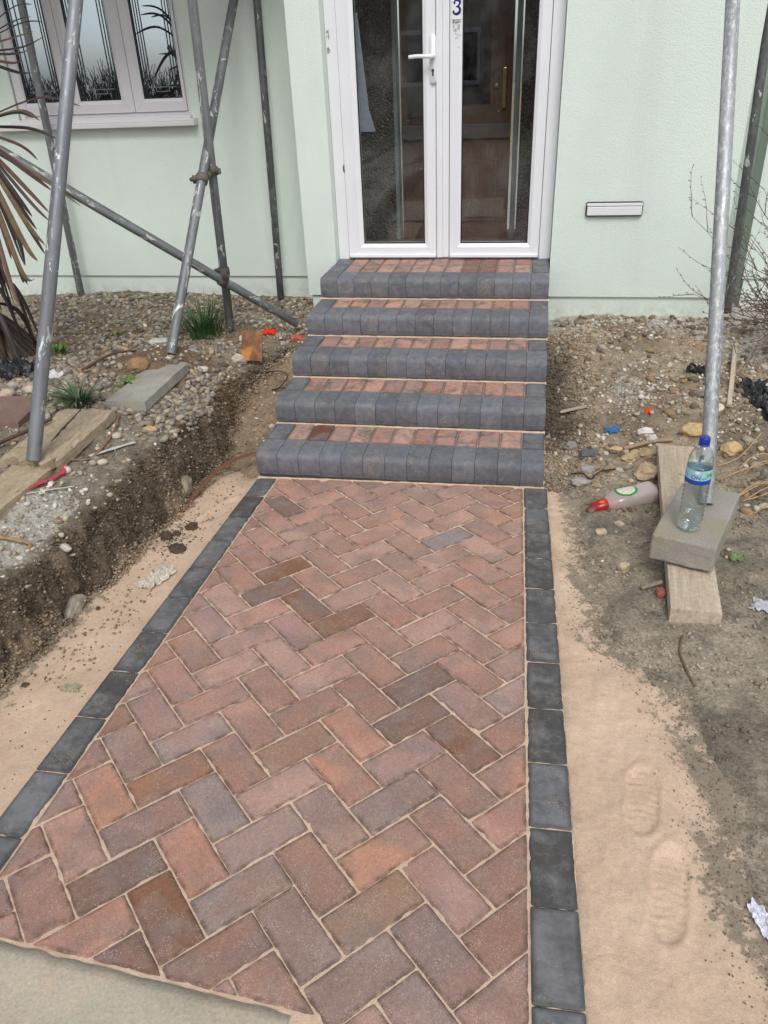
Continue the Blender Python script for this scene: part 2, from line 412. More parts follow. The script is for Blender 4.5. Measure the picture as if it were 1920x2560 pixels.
xs = [-60, -25, -12, -7, -5.2]+lin(-4.6, -1.9, .022)+lin(-1.9, -1.45, .0075)+lin(-1.45, -1.25, .018)+lin(-1.25, .0, .1)+lin(0, 1.3, .014)+lin(1.3, 2.0, .03)+[2.0, 2.6, 4, 7, 12, 25, 60]
ys = [-60, -30, -15, -8, -5, -4, -3.4]+lin(-2.9, -1.8, .028)+lin(-1.8, 2.3, .0165)+[2.3, 3.5, 6, 12, 30, 60]
gv = []; gc = []; gch = []
for y in ys:
    for x in xs:
        far = max(sst(3, 8, abs(x)), sst(3.2, 8, abs(y)))
        if -1.31 < x < -.01 and y > -2.9: z = pz(x, min(y, 0))-.12
        elif y > 2.3: z = .1
        else: z = gz(x, y)*(1-far)+far*.1
        x0_ = x
        if -1.8 < x < -1.5 and y < 1.3:
            d_ = itp(y, XB)-x; fw = sst(-.03, .0, d_)*(1-sst(.05, .10, d_))
            x = x+fw*(.030*fbm(y*10, z*10, 70, 3)+.012*fbm(y*42, z*42, 71, 2)); z += fw*.012*fbm(y*24, x*24, 72, 2)
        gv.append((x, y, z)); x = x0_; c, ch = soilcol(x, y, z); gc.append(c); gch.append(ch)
nx = len(xs)
gf = [[j*nx+i, j*nx+i+1, (j+1)*nx+i+1, (j+1)*nx+i] for j in range(len(ys)-1) for i in range(nx-1)]
def setcol(me, cols, name='Col'):
    a = me.color_attributes.new(name, 'FLOAT_COLOR', 'POINT')
    arr = np.ones((len(me.vertices), 4), dtype=np.float32); arr[:, :3] = cols; a.data.foreach_set('color', arr.ravel())
def setf(me, vals, name):
    a = me.attributes.new(name, 'FLOAT', 'POINT'); a.data.foreach_set('value', np.asarray(vals, dtype=np.float32))
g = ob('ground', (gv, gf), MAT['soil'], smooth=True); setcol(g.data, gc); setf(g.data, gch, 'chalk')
fin(g, 'dug-over garden soil with rubble around the new path', kind='structure')

# sand beds -------------------------------------------------------------
PR = [(.236, -1.70, .045, .11, .15), (.262, -1.955, .045, .12, .2)]       # boot prints x,y,half width,half length,turn
def bootprint(x, y, P):
    z = 0
    for cx, cy, a, b, t in P:
        dx, dy = x-cx, y-cy; u = dx*math.cos(t)-dy*math.sin(t); v = dx*math.sin(t)+dy*math.cos(t)
        w = a*(1-.25*math.cos(v/b*3)*.6)
        q = (u/w)**2+(v/b)**2
        if q < 1.9:
            ins = 1-sst(.75, 1.05, q); rim = math.exp(-((q-1.2)/.25)**2)
            z += -.0065*ins+.0035*rim+ins*.0017*(1 if math.sin(v*300+abs(u)*60+1.2*nz(u*30, v*30)) > .1 else -.6)*sst(-.5, .2, nz(u*14+3, v*14))
    return z
def sandz(x, y, left):
    if left:
        z = pz(x, y)-.026+.006*fbm(x*7, y*7, 3, 3)-.10*sst(.0, .45, y+.08*nz(x*9, 4))
        z += bootprint(x, y, [(-1.395, -.30, .05, .13, .35)])
        return z
    z = pz(x, y)-.020+.009*fbm(x*5, y*5, 6, 3)+.0035*fbm(x*22, y*9, 2, 3)+.0015*nz(x*70, y*70)
    z -= .05*sst(.15, .6, x-itp(y, SB))
    z += .6*(gz0(x, y)-(pz(x, y)-.05))*sst(-.3, .6, y) if y > -.3 else 0
    z += bootprint(x, y, PR)
    z -= .006*math.exp(-((x-.30-.06*math.sin(y*3))/.03)**2)*sst(-1.2, -1.5, y)
    return z
def sheet(name, x0, x1, y0, y1, s, left):
    X = list(np.linspace(x0, x1, int((x1-x0)/s)+1)); Y = list(np.linspace(y0, y1, int((y1-y0)/s)+1)); n = len(X)
    V = [(x, y, sandz(x, y, left)) for y in Y for x in X]
    F = [[j*n+i, j*n+i+1, (j+1)*n+i+1, (j+1)*n+i] for j in range(len(Y)-1) for i in range(n-1)]
    o = ob(name, (V, F), MAT['sand'], smooth=True)
    sv = []
    for x, y, z in V:
        if left: sv.append(.55*sst(-1.52, -1.6, x)+.5*sst(-.1, .3, y)+.30*math.exp(-((x+1.47)**2+(y+.55)**2)/.012))
        else: sv.append(sst(-.14, .08, x-itp(y, SB))+.25*sst(-.6, .2, y)-.3+.35*sst(.1, .5, fbm(x*9+y*5, y*2.5, 33, 3))*sst(-.22, -.05, x-itp(y, SB)))
    setf(o.data, sv, 'soil')
    return fin(o, kind='structure')
sheet('bedding_sand', -1.76, -1.30, -2.7, .5, .010, True)
sheet('bedding_sand', .0, .75, -2.7, 1.1, .0065, False)

# ------------------------------------------------------------ paved path
TH = R(45.4); PW = .1036; Q0 = Vector((-16.852, -11.749))
U = Vector((math.cos(TH), math.sin(TH))); VV = Vector((-U.y, U.x))
PN = Vector((-.01144, .0502, 1)).normalized()
PX = Vector((1, 0, .01144)).normalized(); PY = PN.cross(PX)
PM = Matrix((PX, PY, PN)).transposed()
def clip(poly, n, d):            # keep n.p <= d
    o = []
    for i in range(len(poly)):
        a, b = poly[i], poly[(i+1) % len(poly)]; da, db = n.dot(a)-d, n.dot(b)-d
        if da <= 0: o.append(a)
        if (da < 0 < db) or (db < 0 < da): o.append(a+(b-a)*(da/(da-db)))
    return o
def area(p): return .5*sum(p[i].x*p[(i+1) % len(p)].y-p[(i+1) % len(p)].x*p[i].y for i in range(len(p)))
def inset(p, d):
    n = len(p); o = []
    for i in range(n):
        a, b, c = p[i-1], p[i], p[(i+1) % n]
        e1 = (b-a).normalized(); e2 = (c-b).normalized(); n1 = Vector((-e1.y, e1.x)); n2 = Vector((-e2.y, e2.x))
        k = 1+n1.dot(n2)
        o.append(b+(n1+n2)*(d/max(k, .25)))
    return o
def dedupe(p):
    o = []
    for q in p:
        if not o or (q-o[-1]).length > 1e-4: o.append(q)
    if len(o) > 1 and (o[0]-o[-1]).length < 1e-4: o.pop()
    return o
def roundc(p, r):
    o = []; n = len(p)
    for i in range(n):
        a, b, c = p[i-1], p[i], p[(i+1) % n]
        l1 = (a-b).length; l2 = (c-b).length; q = min(r, l1*.3, l2*.3)
        o += [b+(a-b)/l1*q, b*.6+(b+(a-b)/l1*q+b+(c-b)/l2*q)*.2, b+(c-b)/l2*q]
    return o
def prism(name, poly, t=.05, ch=.0035, wob=0., ring=.009):
    """paver: poly ccw around its own origin, top at z = 0"""
    base = dedupe(poly); m_ = len(base); poly = roundc(base, .006); n = len(poly); c = sum(base, Vector((0, 0)))/m_
    size = math.sqrt(abs(area(base))); rg = min(ring, size*.14); ch = min(ch, size*.05)
    q1 = inset(base, ch); q2 = inset(base, ch+rg)
    ok = all((q2[(i+1) % m_]-q2[i]).dot(base[(i+1) % m_]-base[i]) > 0 for i in range(m_))
    if not ok: q1 = [c+(q-c)*.93 for q in base]; q2 = [c+(q-c)*.6 for q in base]
    p1 = roundc(q1, .005)
    V = [(*q, -t) for q in poly]+[(*q, -ch) for q in poly]+[(*q, -.0006) for q in p1]+[(*q, 0) for q in q2]
    F = []
    for k in range(2):
        for i in range(n): j = (i+1) % n; F.append([k*n+i, k*n+j, (k+1)*n+j, (k+1)*n+i])
    for i in range(m_):
        j = (i+1) % m_; a, b, c3, d = 2*n+3*i, 2*n+3*i+1, 2*n+3*i+2, 2*n+3*j
        F += [[a, b, 3*n+i], [b, c3, 3*n+i], [c3, d, 3*n+j, 3*n+i]]
    F.append([3*n+i for i in range(m_)])
    me = mesh(name, (V, F)); setf(me, [1]*(3*n)+[0]*m_, 'edge'); return me
path = thing('path', (-.65, -1.2, pz(-.65, -1.2)), 'new herringbone path of red brick pavers with charcoal edging', kind='structure')
PL = org(path)
def place(name, me, mt, x, y, dz=0, rz=0, col=(1, 1, 1), tilt=.004):
    o = link(name, me, mt, path)
    Mx = PM @ Matrix.Rotation(rz, 3, 'Z') @ Matrix.Rotation(random.uniform(-tilt, tilt), 3, 'X') @ Matrix.Rotation(random.uniform(-tilt, tilt), 3, 'Y')
    M4 = Mx.to_4x4(); M4.translation = Vector((x, y, pz(x, y)+dz))-PL
    o.matrix_local = M4; o.color = (*col, 1); return o
def s2l(*c): return tuple((k/255/12.92 if k <= 10 else ((k/255+.055)/1.055)**2.4) for k in c)
PAL = [s2l(*c) for c in ((164, 127, 113), (158, 121, 108), (152, 115, 102), (154, 125, 115), (150, 120, 112), (168, 125, 108), (144, 110, 97), (160, 129, 117), (140, 108, 96), (152, 127, 119))]
TAGC = dict(db=s2l(122, 86, 66), dk=s2l(118, 94, 84), br=s2l(146, 106, 84), og=s2l(174, 128, 106), gy=s2l(142, 124, 118), bg=s2l(138, 127, 127), ol=s2l(144, 116, 96), pu=s2l(140, 112, 104))
TAG = [(-.97, -.805, 'db'), (-.957, -.929, 'dk'), (-.821, -.987, 'db'), (-.67, -1.067, 'db'), (-.599, -.903, 'br'), (-.363, -1.361, 'dk'), (-.379, -1.53, 'dk'), (-.215, -1.58, 'db'),
       (-.657, -1.648, 'ol'), (-.511, -1.728, 'og'), (-.948, -1.804, 'br'), (-1.088, -1.893, 'og'), (-.972, -1.61, 'dk'), (-.756, -1.721, 'dk'), (-.803, -1.882, 'gy'), (-.366, -1.929, 'og'), (-.366, -1.799, 'gy'),
       (-.65, -2.109, 'gy'), (-.215, -1.827, 'br'), (-.949, -2.101, 'dk'), (-1.138, -2.014, 'dk'), (-.984, -1.964, 'pu'), (-.511, -2.159, 'gy'), (-.358, -2.136, 'ol'), (-.361, -2.262, 'gy'), (-.211, -2.154, 'pu'),
       (-.782, -2.21, 'db'), (-.827, -2.287, 'dk'), (-1.093, -.305, 'dk'), (-.409, -.499, 'bg')]
def brickcol(x, y):
    for a, b, t in TAG:
        if (a-x)**2+(b-y)**2 < .045**2: return tuple(k*1.18 for k in TAGC[t])
    c = random.choice(PAL); k = random.uniform(1.12, 1.42)
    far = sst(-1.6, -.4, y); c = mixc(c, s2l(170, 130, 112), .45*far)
    return tuple(q*k for q in c)
XL = -1.219
def xr(y): return -.086-.0245*y
JT = .0036
hw = Vector((PW-JT/2, PW/2-JT/2))
full = [Vector((-hw.x, -hw.y)), Vector((hw.x, -hw.y)), Vector((hw.x, hw.y)), Vector((-hw.x, hw.y))]
fullme = [prism('brick', full) for _ in range(3)]
SLABN = Vector((-.0746, -1)).normalized()
for i in range(-40, 60):
    for k in range(-20, 20):
        for ty in (0, 1):
            q = Q0+Vector((i+2*k, i-2*k))
            if ty: q = q+Vector((1.5, -.5))
            c = (U*q.x+VV*q.y)*PW
            if not (-1.45 < c.x < .2 and -2.85 < c.y < .15): continue
            rz = TH+(math.pi/2 if ty else 0)
            ca, sa = math.cos(rz), math.sin(rz)
            P = [Vector((c.x+p.x*ca-p.y*sa, c.y+p.x*sa+p.y*ca)) for p in full]
            n0 = P
            P = clip(P, Vector((-1, 0)), -(XL+.003))
            nr = Vector((1, .0245)).normalized(); P = clip(P, nr, (Vector((xr(0)-.002, 0))).dot(nr)) if P else P
            P = clip(P, Vector((0, 1)), .006) if P else P
            if P:
                if c.x < -.47: P = clip(P, SLABN, SLABN.dot(Vector((-1.11, -2.275))))
                else: P = clip(P, Vector((0, -1)), 2.72)
            if len(P) < 3 or area(P) < 3.5e-4: continue
            dz = random.uniform(-.0012, .0012)
            if abs(area(P)-area(n0)) < 1e-7:
                place('brick', random.choice(fullme), MAT['brick'], c.x+random.uniform(-.0012, .0012), c.y+random.uniform(-.0012, .0012), dz, rz+random.uniform(-.008, .008)+math.pi*random.randrange(2), brickcol(c.x, c.y))
            else:
                cc = sum(P, Vector((0, 0)))/len(P)
                place('brick', prism('brick', [p-cc for p in P]), MAT['brick'], cc.x, cc.y, dz, 0, brickcol(c.x, c.y))
CH = [s2l(*c) for c in ((100, 100, 102), (88, 87, 87), (108, 109, 112), (78, 76, 74), (96, 97, 100))]
for s in (0, 1):
    y = .006
    for k in range(14):
        ln = (.195 if k == 0 else .2055); yc = y-ln/2
        if s: x0, x1 = xr(yc)+.003, xr(yc)+.1035-.001
        else: x0, x1 = -1.318, XL-.003
        if not s and y-ln < -2.33: y1 = max(y-ln, -2.28)
        w, h = (x1-x0)/2, ln/2-.0012
        if not s and y-ln < -2.285: h = (y+2.277)/2-.002; yc = y-h
        if h < .02: break
        P = [Vector((-w, -h)), Vector((w, -h)), Vector((w, h)), Vector((-w, h))]
        place('edging_block', prism('edging_block', P, .06, .004), MAT['char'], (x0+x1)/2, yc, random.uniform(-.001, .002), .0245+random.uniform(-.003, .003) if s else random.uniform(-.004, .004), random.choice(CH), .006)
        y -= ln
# brushed-in joint sand just below the brick faces
X = list(np.linspace(-1.322, .11, 270)); Y = list(np.linspace(-2.74, .004, 500)); n = len(X); V = []
for y in Y:
    for x in X:
        xx = min(x, xr(y)+.1045); V.append((xx, y, pz(xx, y)+min(-.0013, -.0036+.0030*fbm(x*30, y*30, 8, 4)+.0012*fbm(x*9, y*9, 3, 2))-(.0008 if (x > xr(y)+.012 or x < XL-.012) else 0)))
js = ob('joint_sand', (V, [[j*n+i, j*n+i+1, (j+1)*n+i+1, (j+1)*n+i] for j in range(len(Y)-1) for i in range(n-1)]), MAT['sand'], path, True)
setf(js.data, [-.4]*len(V), 'soil')
# concrete pavement at the near end
bm = bmesh.new()
def slabpt(u, v):
    x = -2.0+u*1.53; y = -2.284-.0746*(x+1.11)-.0-v*1.0
    return x, y
V = []; F = []; nu, nv = 120, 40
for j in range(nv+1):
    for i in range(nu+1):
        x, y = slabpt(i/nu, j/nv); e = min(j/nv*1.0, (1-i/nu)*1.53)
        z = pz(x, y)+.003+.003*fbm(x*12, y*12, 5, 4)-.004*(1-sst(0, .010, e+.006*nz(x*30, y*30)))
        V.append((x+.004*nz(x*18, 2), y+(.005*nz(x*22, 6) if j == 0 else 0), z))
nn = nu+1
F = [[j*nn+i+1, j*nn+i, (j+1)*nn+i, (j+1)*nn+i+1] for j in range(nv) for i in range(nu)]
b0 = len(V)
ringi = [i for i in range(nn)]+[j*nn+nu for j in range(1, nv+1)]
V += [(V[i][0], V[i][1], V[i][2]-.1) for i in ringi]
F += [[ringi[k], ringi[k+1], b0+k+1, b0+k] for k in range(len(ringi)-1)]
fin(ob('pavement', (V, F), MAT['kerbconc'], smooth=True), 'grey concrete paving edge dusted with sand at the near end', kind='structure')
fin(ob('pavement', box(-.44, -.30, -2.9, -2.36, .0, .112, .006), MAT['kerbconc']), 'concrete stub beside the slab', kind='structure') if False else None

# ------------------------------------------------------------ steps
RI, GO, KD, SW = .11596, .34297, .1623, 1.313
steps = thing('brick_steps', (-SW/2, .9, 0), 'five charcoal bullnose steps with red brick treads below the door', 'steps')
ST = org(steps)
bw = SW/13
prof = [(.012, 0.0), (.001, .030), (0, .034), (0, .086)]
for k in range(1, 9):
    a = k/8*math.pi/2; prof.append((.030*(1-math.cos(a)), .086+(RI-.086)*math.sin(a)))
prof += [(KD*.6, RI), (KD-.006, RI), (KD-.002, RI-.003), (KD-.002, 0)]
def kerbmesh():
    V = []; F = []; n = len(prof); c = Vector((.07, .06))
    for x, k in ((-bw/2+.0005, .0010), (-bw/2+.0018, 0), (bw/2-.0018, 0), (bw/2-.0005, .0010)):
        for y, z in prof:
            d = (c-Vector((y, z))).normalized(); V.append((x, y+d.x*k, z+d.y*k))
    for s in range(3):
        for i in range(n-1): F.append([s*n+i, (s+1)*n+i, (s+1)*n+i+1, s*n+i+1])
    F.append(list(range(n))); F.append([3*n+i for i in range(n)][::-1])
    me = mesh('kerb_block', (V, F), True); me.set_sharp_from_angle(angle=R(24)); setf(me, [1 if (i//n in (0, 3)) else 0 for i in range(len(V))], 'edge'); return me
km = kerbmesh()
def rectp(w, h): return [Vector((-w/2, -h/2)), Vector((w/2, -h/2)), Vector((w/2, h/2)), Vector((-w/2, h/2))]
tm = prism('tread_brick', rectp(bw-.002, GO-KD+.004), .05, .0024); tm2 = prism('tread_brick', rectp(bw-.002, .1855-.003), .05, .0024)
KC = [s2l(*c) for c in ((104, 106, 113), (99, 101, 108), (109, 111, 119), (96, 98, 105))]
TC = [s2l(*c) for c in ((168, 127, 110), (162, 121, 105), (156, 118, 105), (172, 134, 117), (152, 117, 106), (165, 130, 115))]
for k in range(5):
    for i in range(13):
        x = -SW+bw*(i+.5)
        o = link('kerb_block', km, MAT['kerb'], steps, Vector((x, k*GO+random.uniform(-.001, .001), k*RI+random.uniform(-.0006, .0006)))-ST); o.color = (*random.choice(KC), 1)
        o.rotation_euler = (random.uniform(-.004, .004), 0, random.uniform(-.006, .006))
        rows = [(k*GO+KD+(GO-KD)/2+.004, tm)] if k < 4 else [(4*GO+KD+.093, tm2), (4*GO+KD+.093+.1855, tm2)]
        for y, me in rows:
            end = i in (0, 12)
            col = random.choice(KC) if end else (lambda t, k: tuple(c*k for c in t))(random.choice(TC), random.uniform(1.08, 1.36))
            if k == 0 and i == 2: col = s2l(112, 70, 54)
            if k == 4 and i in (8, 9): col = s2l(140, 92, 78)
            o = link('tread_brick' if not end else 'tread_end_block', me, MAT['char'] if end else MAT['brick'], steps, Vector((x, y, (k+1)*RI-.001+random.uniform(-.0008, .0008)))-ST)
            o.color = (*col, 1); o.rotation_euler = (random.uniform(-.003, .003), random.uniform(-.003, .003), random.uniform(-.006, .006))
    # bedding under the treads and behind the kerb faces
    yb = (k+1)*GO if k < 4 else 1.905
    bd = ob('tread_joint_sand', box(-SW+.004, -.004, k*GO+KD-.02, yb+.004, (k+1)*RI-.06, (k+1)*RI-.0050), MAT['sand'], steps)
    setf(bd.data, [-.5]*8, 'soil')
    ob('step_core', box(-SW+.006, -.006, k*GO+.009, yb, (k*RI if k else -.12), (k+1)*RI-.052), MAT['mortar'], steps)
    # bead of sand where the riser meets the tread in front
    zz = k*RI if k else None; V = []; F = []; n = 90
    for i in range(n+1):
        x = -SW-.002+(SW+.004)*i/n; zb = (k*RI if k else pz(x, 0)); w = .003+.006*fbm(x*9, k*3.1, 2, 3); w = max(.001, w); h = .004+.003*nz(x*25, k)
        jj = abs(((x+SW)/bw+.5) % 1-.5)*bw; w += .010*math.exp(-(jj/.006)**2)*(nz(round((x+SW)/bw)*3.7, k*2.1) > -.05)
        V += [(x, k*GO-w, zb-.003), (x, k*GO+.011, zb+h)]
    F = [[2*i, 2*i+2, 2*i+3, 2*i+1] for i in range(n)]
    bd = ob('riser_joint_sand', (V, F), MAT['sand'], steps, True); setf(bd.data, [-.5]*len(V), 'soil')

# ------------------------------------------------------------ house
house = thing('house', (-1.2, 2.0, .2), 'pale mint rendered house front with a projecting door porch', 'house')
ZL = .385
def wallp(name, *bs): return ob(name, join(*bs), MAT['wall'], house)
wallp('wall', box(-7, -3.555, 2.25, 2.5, ZL, 3.4), box(-2.325, -1.49, 2.25, 2.5, ZL, 3.4), box(-3.555, -2.325, 2.25, 2.5, ZL, 1.405))
wallp('plinth', box(-7, -1.50, 2.266, 2.5, -.2, ZL))
wallp('porch_pier', box(-1.508, -1.314, 1.80, 2.248, ZL-.012, 3.4))
wallp('plinth', box(-1.490, -1.316, 1.817, 2.26, -.2, ZL-.012))
wallp('porch_wall', box(.006, .982, 1.80, 2.05, ZL-.012, 3.4))
wallp('plinth', box(.004, .968, 1.817, 2.05, -.2, ZL-.012))
wallp('recess_wall', box(.60, 1.165, 2.22, 2.5, .43, 3.4)); wallp('plinth', box(.60, 1.165, 2.235, 2.5, -.2, .43))
wallp('side_wall', box(1.165, 5, 2.03, 2.5, .43, 3.4)); wallp('plinth', box(1.18, 5, 2.046, 2.5, -.2, .43))
ob('porch_roof', box(-1.62, 1.05, 1.74, 2.9, 2.62, 2.75), MAT['white'], house)
# dark pebbledashed inner wall and inner front door seen through the glass
b = NB('pebbledash')
v = b.vor(75); c = b.mix(b.mr(b.noise(90, 3, .7), .35, .65), (.10, .088, .075), (.46, .42, .36)); c = b.mix(b.mr(v, .1, .5), c, (.13, .11, .095)); b.bump(v, 1, .02)
MAT['dash'] = b.done(c, .9)
MAT['inner'] = m_wood('brown_door', (.13, .065, .042), (.18, .09, .06), 2, .0)
ob('inner_wall', join(box(-1.505, -1.045, 2.55, 2.8, .4, 2.62), box(-.225, .5, 2.55, 2.8, .4, 2.62), box(-1.505, -1.40, 2.25, 2.55, .4, 2.62), box(.12, .4, 2.052, 2.55, .4, 2.62)), MAT['dash'], house)
ob('porch_floor', box(-1.40, .12, 1.955, 2.9, .40, .57), MAT['redslab'], house)
idr = ob('inner_door', box(-1.0, -.285, 2.575, 2.62, .572, 2.5, .003), MAT['inner'], house)
for x0, x1 in ((-1.043, -1.018), (-.268, -.235)): ob('inner_frame', box(x0, x1, 2.53, 2.6, .572, 2.5, .003), MAT['grey'], idr)
ob('inner_frame', box(-1.0, -.285, 2.559, 2.574, 1.20, 1.285, .003), plain('taupe_rail', (.16, .13, .115), .6), idr)
for x0, x1 in ((-.93, -.68), (-.60, -.36)):
    ob('panel', box(x0, x1, 2.566, 2.576, .68, 1.08, .008), MAT['inner'], idr)
    ob('panel', box(x0+.02, x1-.02, 2.560, 2.568, .71, 1.05, .006), MAT['inner'], idr)
ob('obscure_pane', box(-.60, -.42, 2.566, 2.576, 1.40, 1.98), m_glass('obscure_glass', (.3, .33, .35), 1.6, False, 2.0), idr)
ob('upper_panel', box(-.955, -.66, 2.567, 2.576, 1.33, 2.1, .004), plain('taupe_panel', (.085, .078, .075), .5), idr)
ob('inner_handle_plate', box(-.345, -.318, 2.555, 2.574, 1.37, 1.60, .006), MAT['gold'], idr)
ob('inner_latch', lathe([(.0, 0), (.016, 0), (.019, .006), (.012, .014), (.0, .016)], 16, Matrix.Translation((-.385, 2.572, 1.50)) @ Matrix.Rotation(R(90), 4, 'X')), MAT['gold'], idr)
pp = ob('hanging_paper', ([(-1.150, 1.965, 1.90), (-1.138, 1.965, 1.90), (-1.095, 1.97, 1.42), (-1.06, 1.972, 1.30), (-1.155, 1.965, 1.30)], [[0, 1, 2, 3, 4]]), plain('grey_card', (.34, .35, .41), .7), house)
sm = pp.modifiers.new('s', 'SOLIDIFY'); sm.thickness = .003

# white double doors ----------------------------------------------------
DF, DB_, DZ, DT = 1.878, 1.945, .592, 2.45
def rails(x0, x1, z0, z1, gx0, gx1, gz0_, gz1, y0, y1, bev=.004):
    """mitred frame round a glass opening"""
    o = [(x0, z0), (x1, z0), (x1, z1), (x0, z1)]; i = [(gx0, gz0_), (gx1, gz0_), (gx1, gz1), (gx0, gz1)]
    im = [(a+(b-a)*.72, c+(d-c)*.72) for (a, c), (b, d) in zip(o, i)]
    res = []
    for k in range(4):
        a, b_ = k, (k+1) % 4
        g = .0006
        V = []
        for pts, y in ((o, y0+.004), (o, y1), (i, y1), (i, y0+.012), (im, y0)):
            for q in (a, b_): V.append(Vector((pts[q][0], y, pts[q][1])))
        e = (Vector((o[b_][0], 0, o[b_][1]))-Vector((o[a][0], 0, o[a][1]))).normalized()
        for j, p in enumerate(V): V[j] = p+e*(g if j % 2 == 0 else -g)
        F = [[2*j, 2*j+1, 2*((j+1) % 5)+1, 2*((j+1) % 5)] for j in range(5)]+[[0, 2, 4, 6, 8], [9, 7, 5, 3, 1]]
        res.append((V, F))
    return res
door = ob('door', join(box(-1.313, -1.246, DF+.012, 1.99, .577, 2.55, .004), box(-.064, .004, DF+.012, 1.99, .577, 2.55, .004), box(-1.246, -.064, DF+.02, 1.99, 2.46, 2.55, .003), box(-1.246, -.064, DF+.03, 1.99, .574, .588, .002)), MAT['white'], house)
for x0, x1, gx0, gx1 in ((-1.243, -.690, -1.145, -.762), (-.609, -.067, -.541, -.137)):
    for r_ in rails(x0, x1, DZ, DT, gx0, gx1, .674, 2.37, DF, DB_): ob('door_leaf_rail', r_, MAT['white'], door)
    for a, b_, c, d in ((gx0-.001, gx0+.005, .672, 2.37), (gx1-.005, gx1+.001, .672, 2.37)): ob('gasket', box(a, b_, DF+.011, DF+.02, c, d), MAT['black'], door)
    ob('gasket', box(gx0+.005, gx1-.005, DF+.011, DF+.02, .672, .678), MAT['black'], door)
    ob('glass_pane', box(gx0-.008, gx1+.008, 1.905, 1.909, .668, 2.38), MAT['glass'], door)
    ob('drip_rail', tf(box(x0+.004, x1-.002, DF-.016, DF+.003, .592, .611, .004), Matrix.Identity(4)), MAT['white'], door)
ob('meeting_stile', join(box(-.686, -.650, DF-.006, DB_, .590, DT, .004), box(-.650, -.613, DF+.004, DB_, .590, DT, .004)), MAT['white'], door)
def rr(x0, x1, z0, z1, y0, y1, r=.016, seg=6):
    P = []
    for cx, cz, a0 in ((x1-r, z1-r, 0), (x0+r, z1-r, 90), (x0+r, z0+r, 180), (x1-r, z0+r, 270)):
        for k in range(seg+1): a = R(a0+90*k/seg); P.append((cx+r*math.cos(a), cz+r*math.sin(a)))
    n = len(P); q = [((x-(x0+x1)/2)*.9+(x0+x1)/2, (z-(z0+z1)/2)*.985+(z0+z1)/2) for x, z in P]
    V = [(x, y1, z) for x, z in P]+[(x, y0+.003, z) for x, z in P]+[(x, y0, z) for x, z in q]
    return V, [[k*n+i, k*n+(i+1) % n, (k+1)*n+(i+1) % n, (k+1)*n+i] for k in range(2) for i in range(n)]+[[2*n+i for i in range(n)]]
hx = -.703
ob('handle_plate', rr(hx-.016, hx+.017, 1.538, 1.778, DF-.012, DF), MAT['handle'], door, True)
lv = spline([(hx, DF-.010, 1.672), (hx-.002, DF-.05, 1.672), (hx-.03, DF-.062, 1.673), (hx-.08, DF-.060, 1.675), (hx-.128, DF-.055, 1.672)], 6)
ob('handle_lever', join(tube(lv, [.0125 if i < 8 else .0105 for i in range(len(lv))], 10)), MAT['handle'], door, True)
ob('handle_spindle_rose', lathe([(.016, 0), (.016, .012), (.013, .014)], 16, Matrix.Translation((hx, DF-.010, 1.672)) @ Matrix.Rotation(R(90), 4, 'X')), MAT['handle'], door, True)
ob('lock_cylinder', join(lathe([(.0085, 0), (.0085, .004)], 14, Matrix.Translation((hx, DF-.0115, 1.604)) @ Matrix.Rotation(R(90), 4, 'X')), box(hx-.005, hx+.005, DF-.0155, DF-.0115, 1.578, 1.602, .001)), MAT['steel'], door)
ob('keyhole', box(hx-.0015, hx+.0015, DF-.0165, DF-.0153, 1.596, 1.612), MAT['black'], door)
# number plate with a blue 3
nx0, nx1, nz0, nz1 = -.598, -.549, 1.838, 1.955
ob('number_plate', box(nx0, nx1, DF-.004, DF+.001, nz0, nz1, .001), plain('plate_white', (.80, .81, .82), .3, 0, .03), door)
def stroke3():
    P = spline([(-.36, .30), (-.30, .42), (-.05, .5), (.22, .42), (.27, .24), (.12, .08), (-.10, .03)], 8)
    P2 = spline([(-.10, .03), (.18, -.02), (.34, -.20), (.28, -.40), (.02, -.5), (-.28, -.45), (-.38, -.33)], 8)
    def rib(p, w):
        V = []; F = []
        for i, a in enumerate(p):
            d = (Vector(p[min(i+1, len(p)-1)])-Vector(p[max(i-1, 0)])).normalized(); nn_ = Vector((-d.y, d.x)); t = i/(len(p)-1)
            k = w(t); V += [Vector((a[0], a[1]))+nn_*k, Vector((a[0], a[1]))-nn_*k]
        return V, [[2*i, 2*i+1, 2*i+3, 2*i+2] for i in range(len(p)-1)]
    P = [(p.x, p.y, 0) if hasattr(p, 'x') else p for p in [Vector((*q[:2], 0)) for q in P]]; P2 = [(q[0], q[1], 0) for q in P2]
    return rib(P, lambda t: .035+.075*math.sin(math.pi*min(1, max(0, t*1.15-.1)))), rib(P2, lambda t: .03+.095*math.sin(math.pi*min(1, max(0, t*1.1-.02))))
def dot(cx, cy, r, n=14): return [Vector((cx+r*math.cos(2*math.pi*i/n), cy+r*math.sin(2*math.pi*i/n))) for i in range(n)], [list(range(n))]
g3 = list(stroke3())+[dot(-.30, .30, .11), dot(-.31, -.33, .11)]
V3, F3 = [], []
for v, f in g3:
    b0 = len(V3); V3 += [Vector((p[0], p[1])) for p in v]; F3 += [[i+b0 for i in q] for q in f]
n3 = len(V3); cx, cz, hh, ww = -.572, 1.895, .064, .052
Vf = [(cx+p.x*ww+p.y*.006, DF-.0046, cz+p.y*hh) for p in V3]
t3 = ob('number_digit', (Vf, F3), MAT['blue'], door); t3.modifiers.new('s', 'SOLIDIFY').thickness = .0008
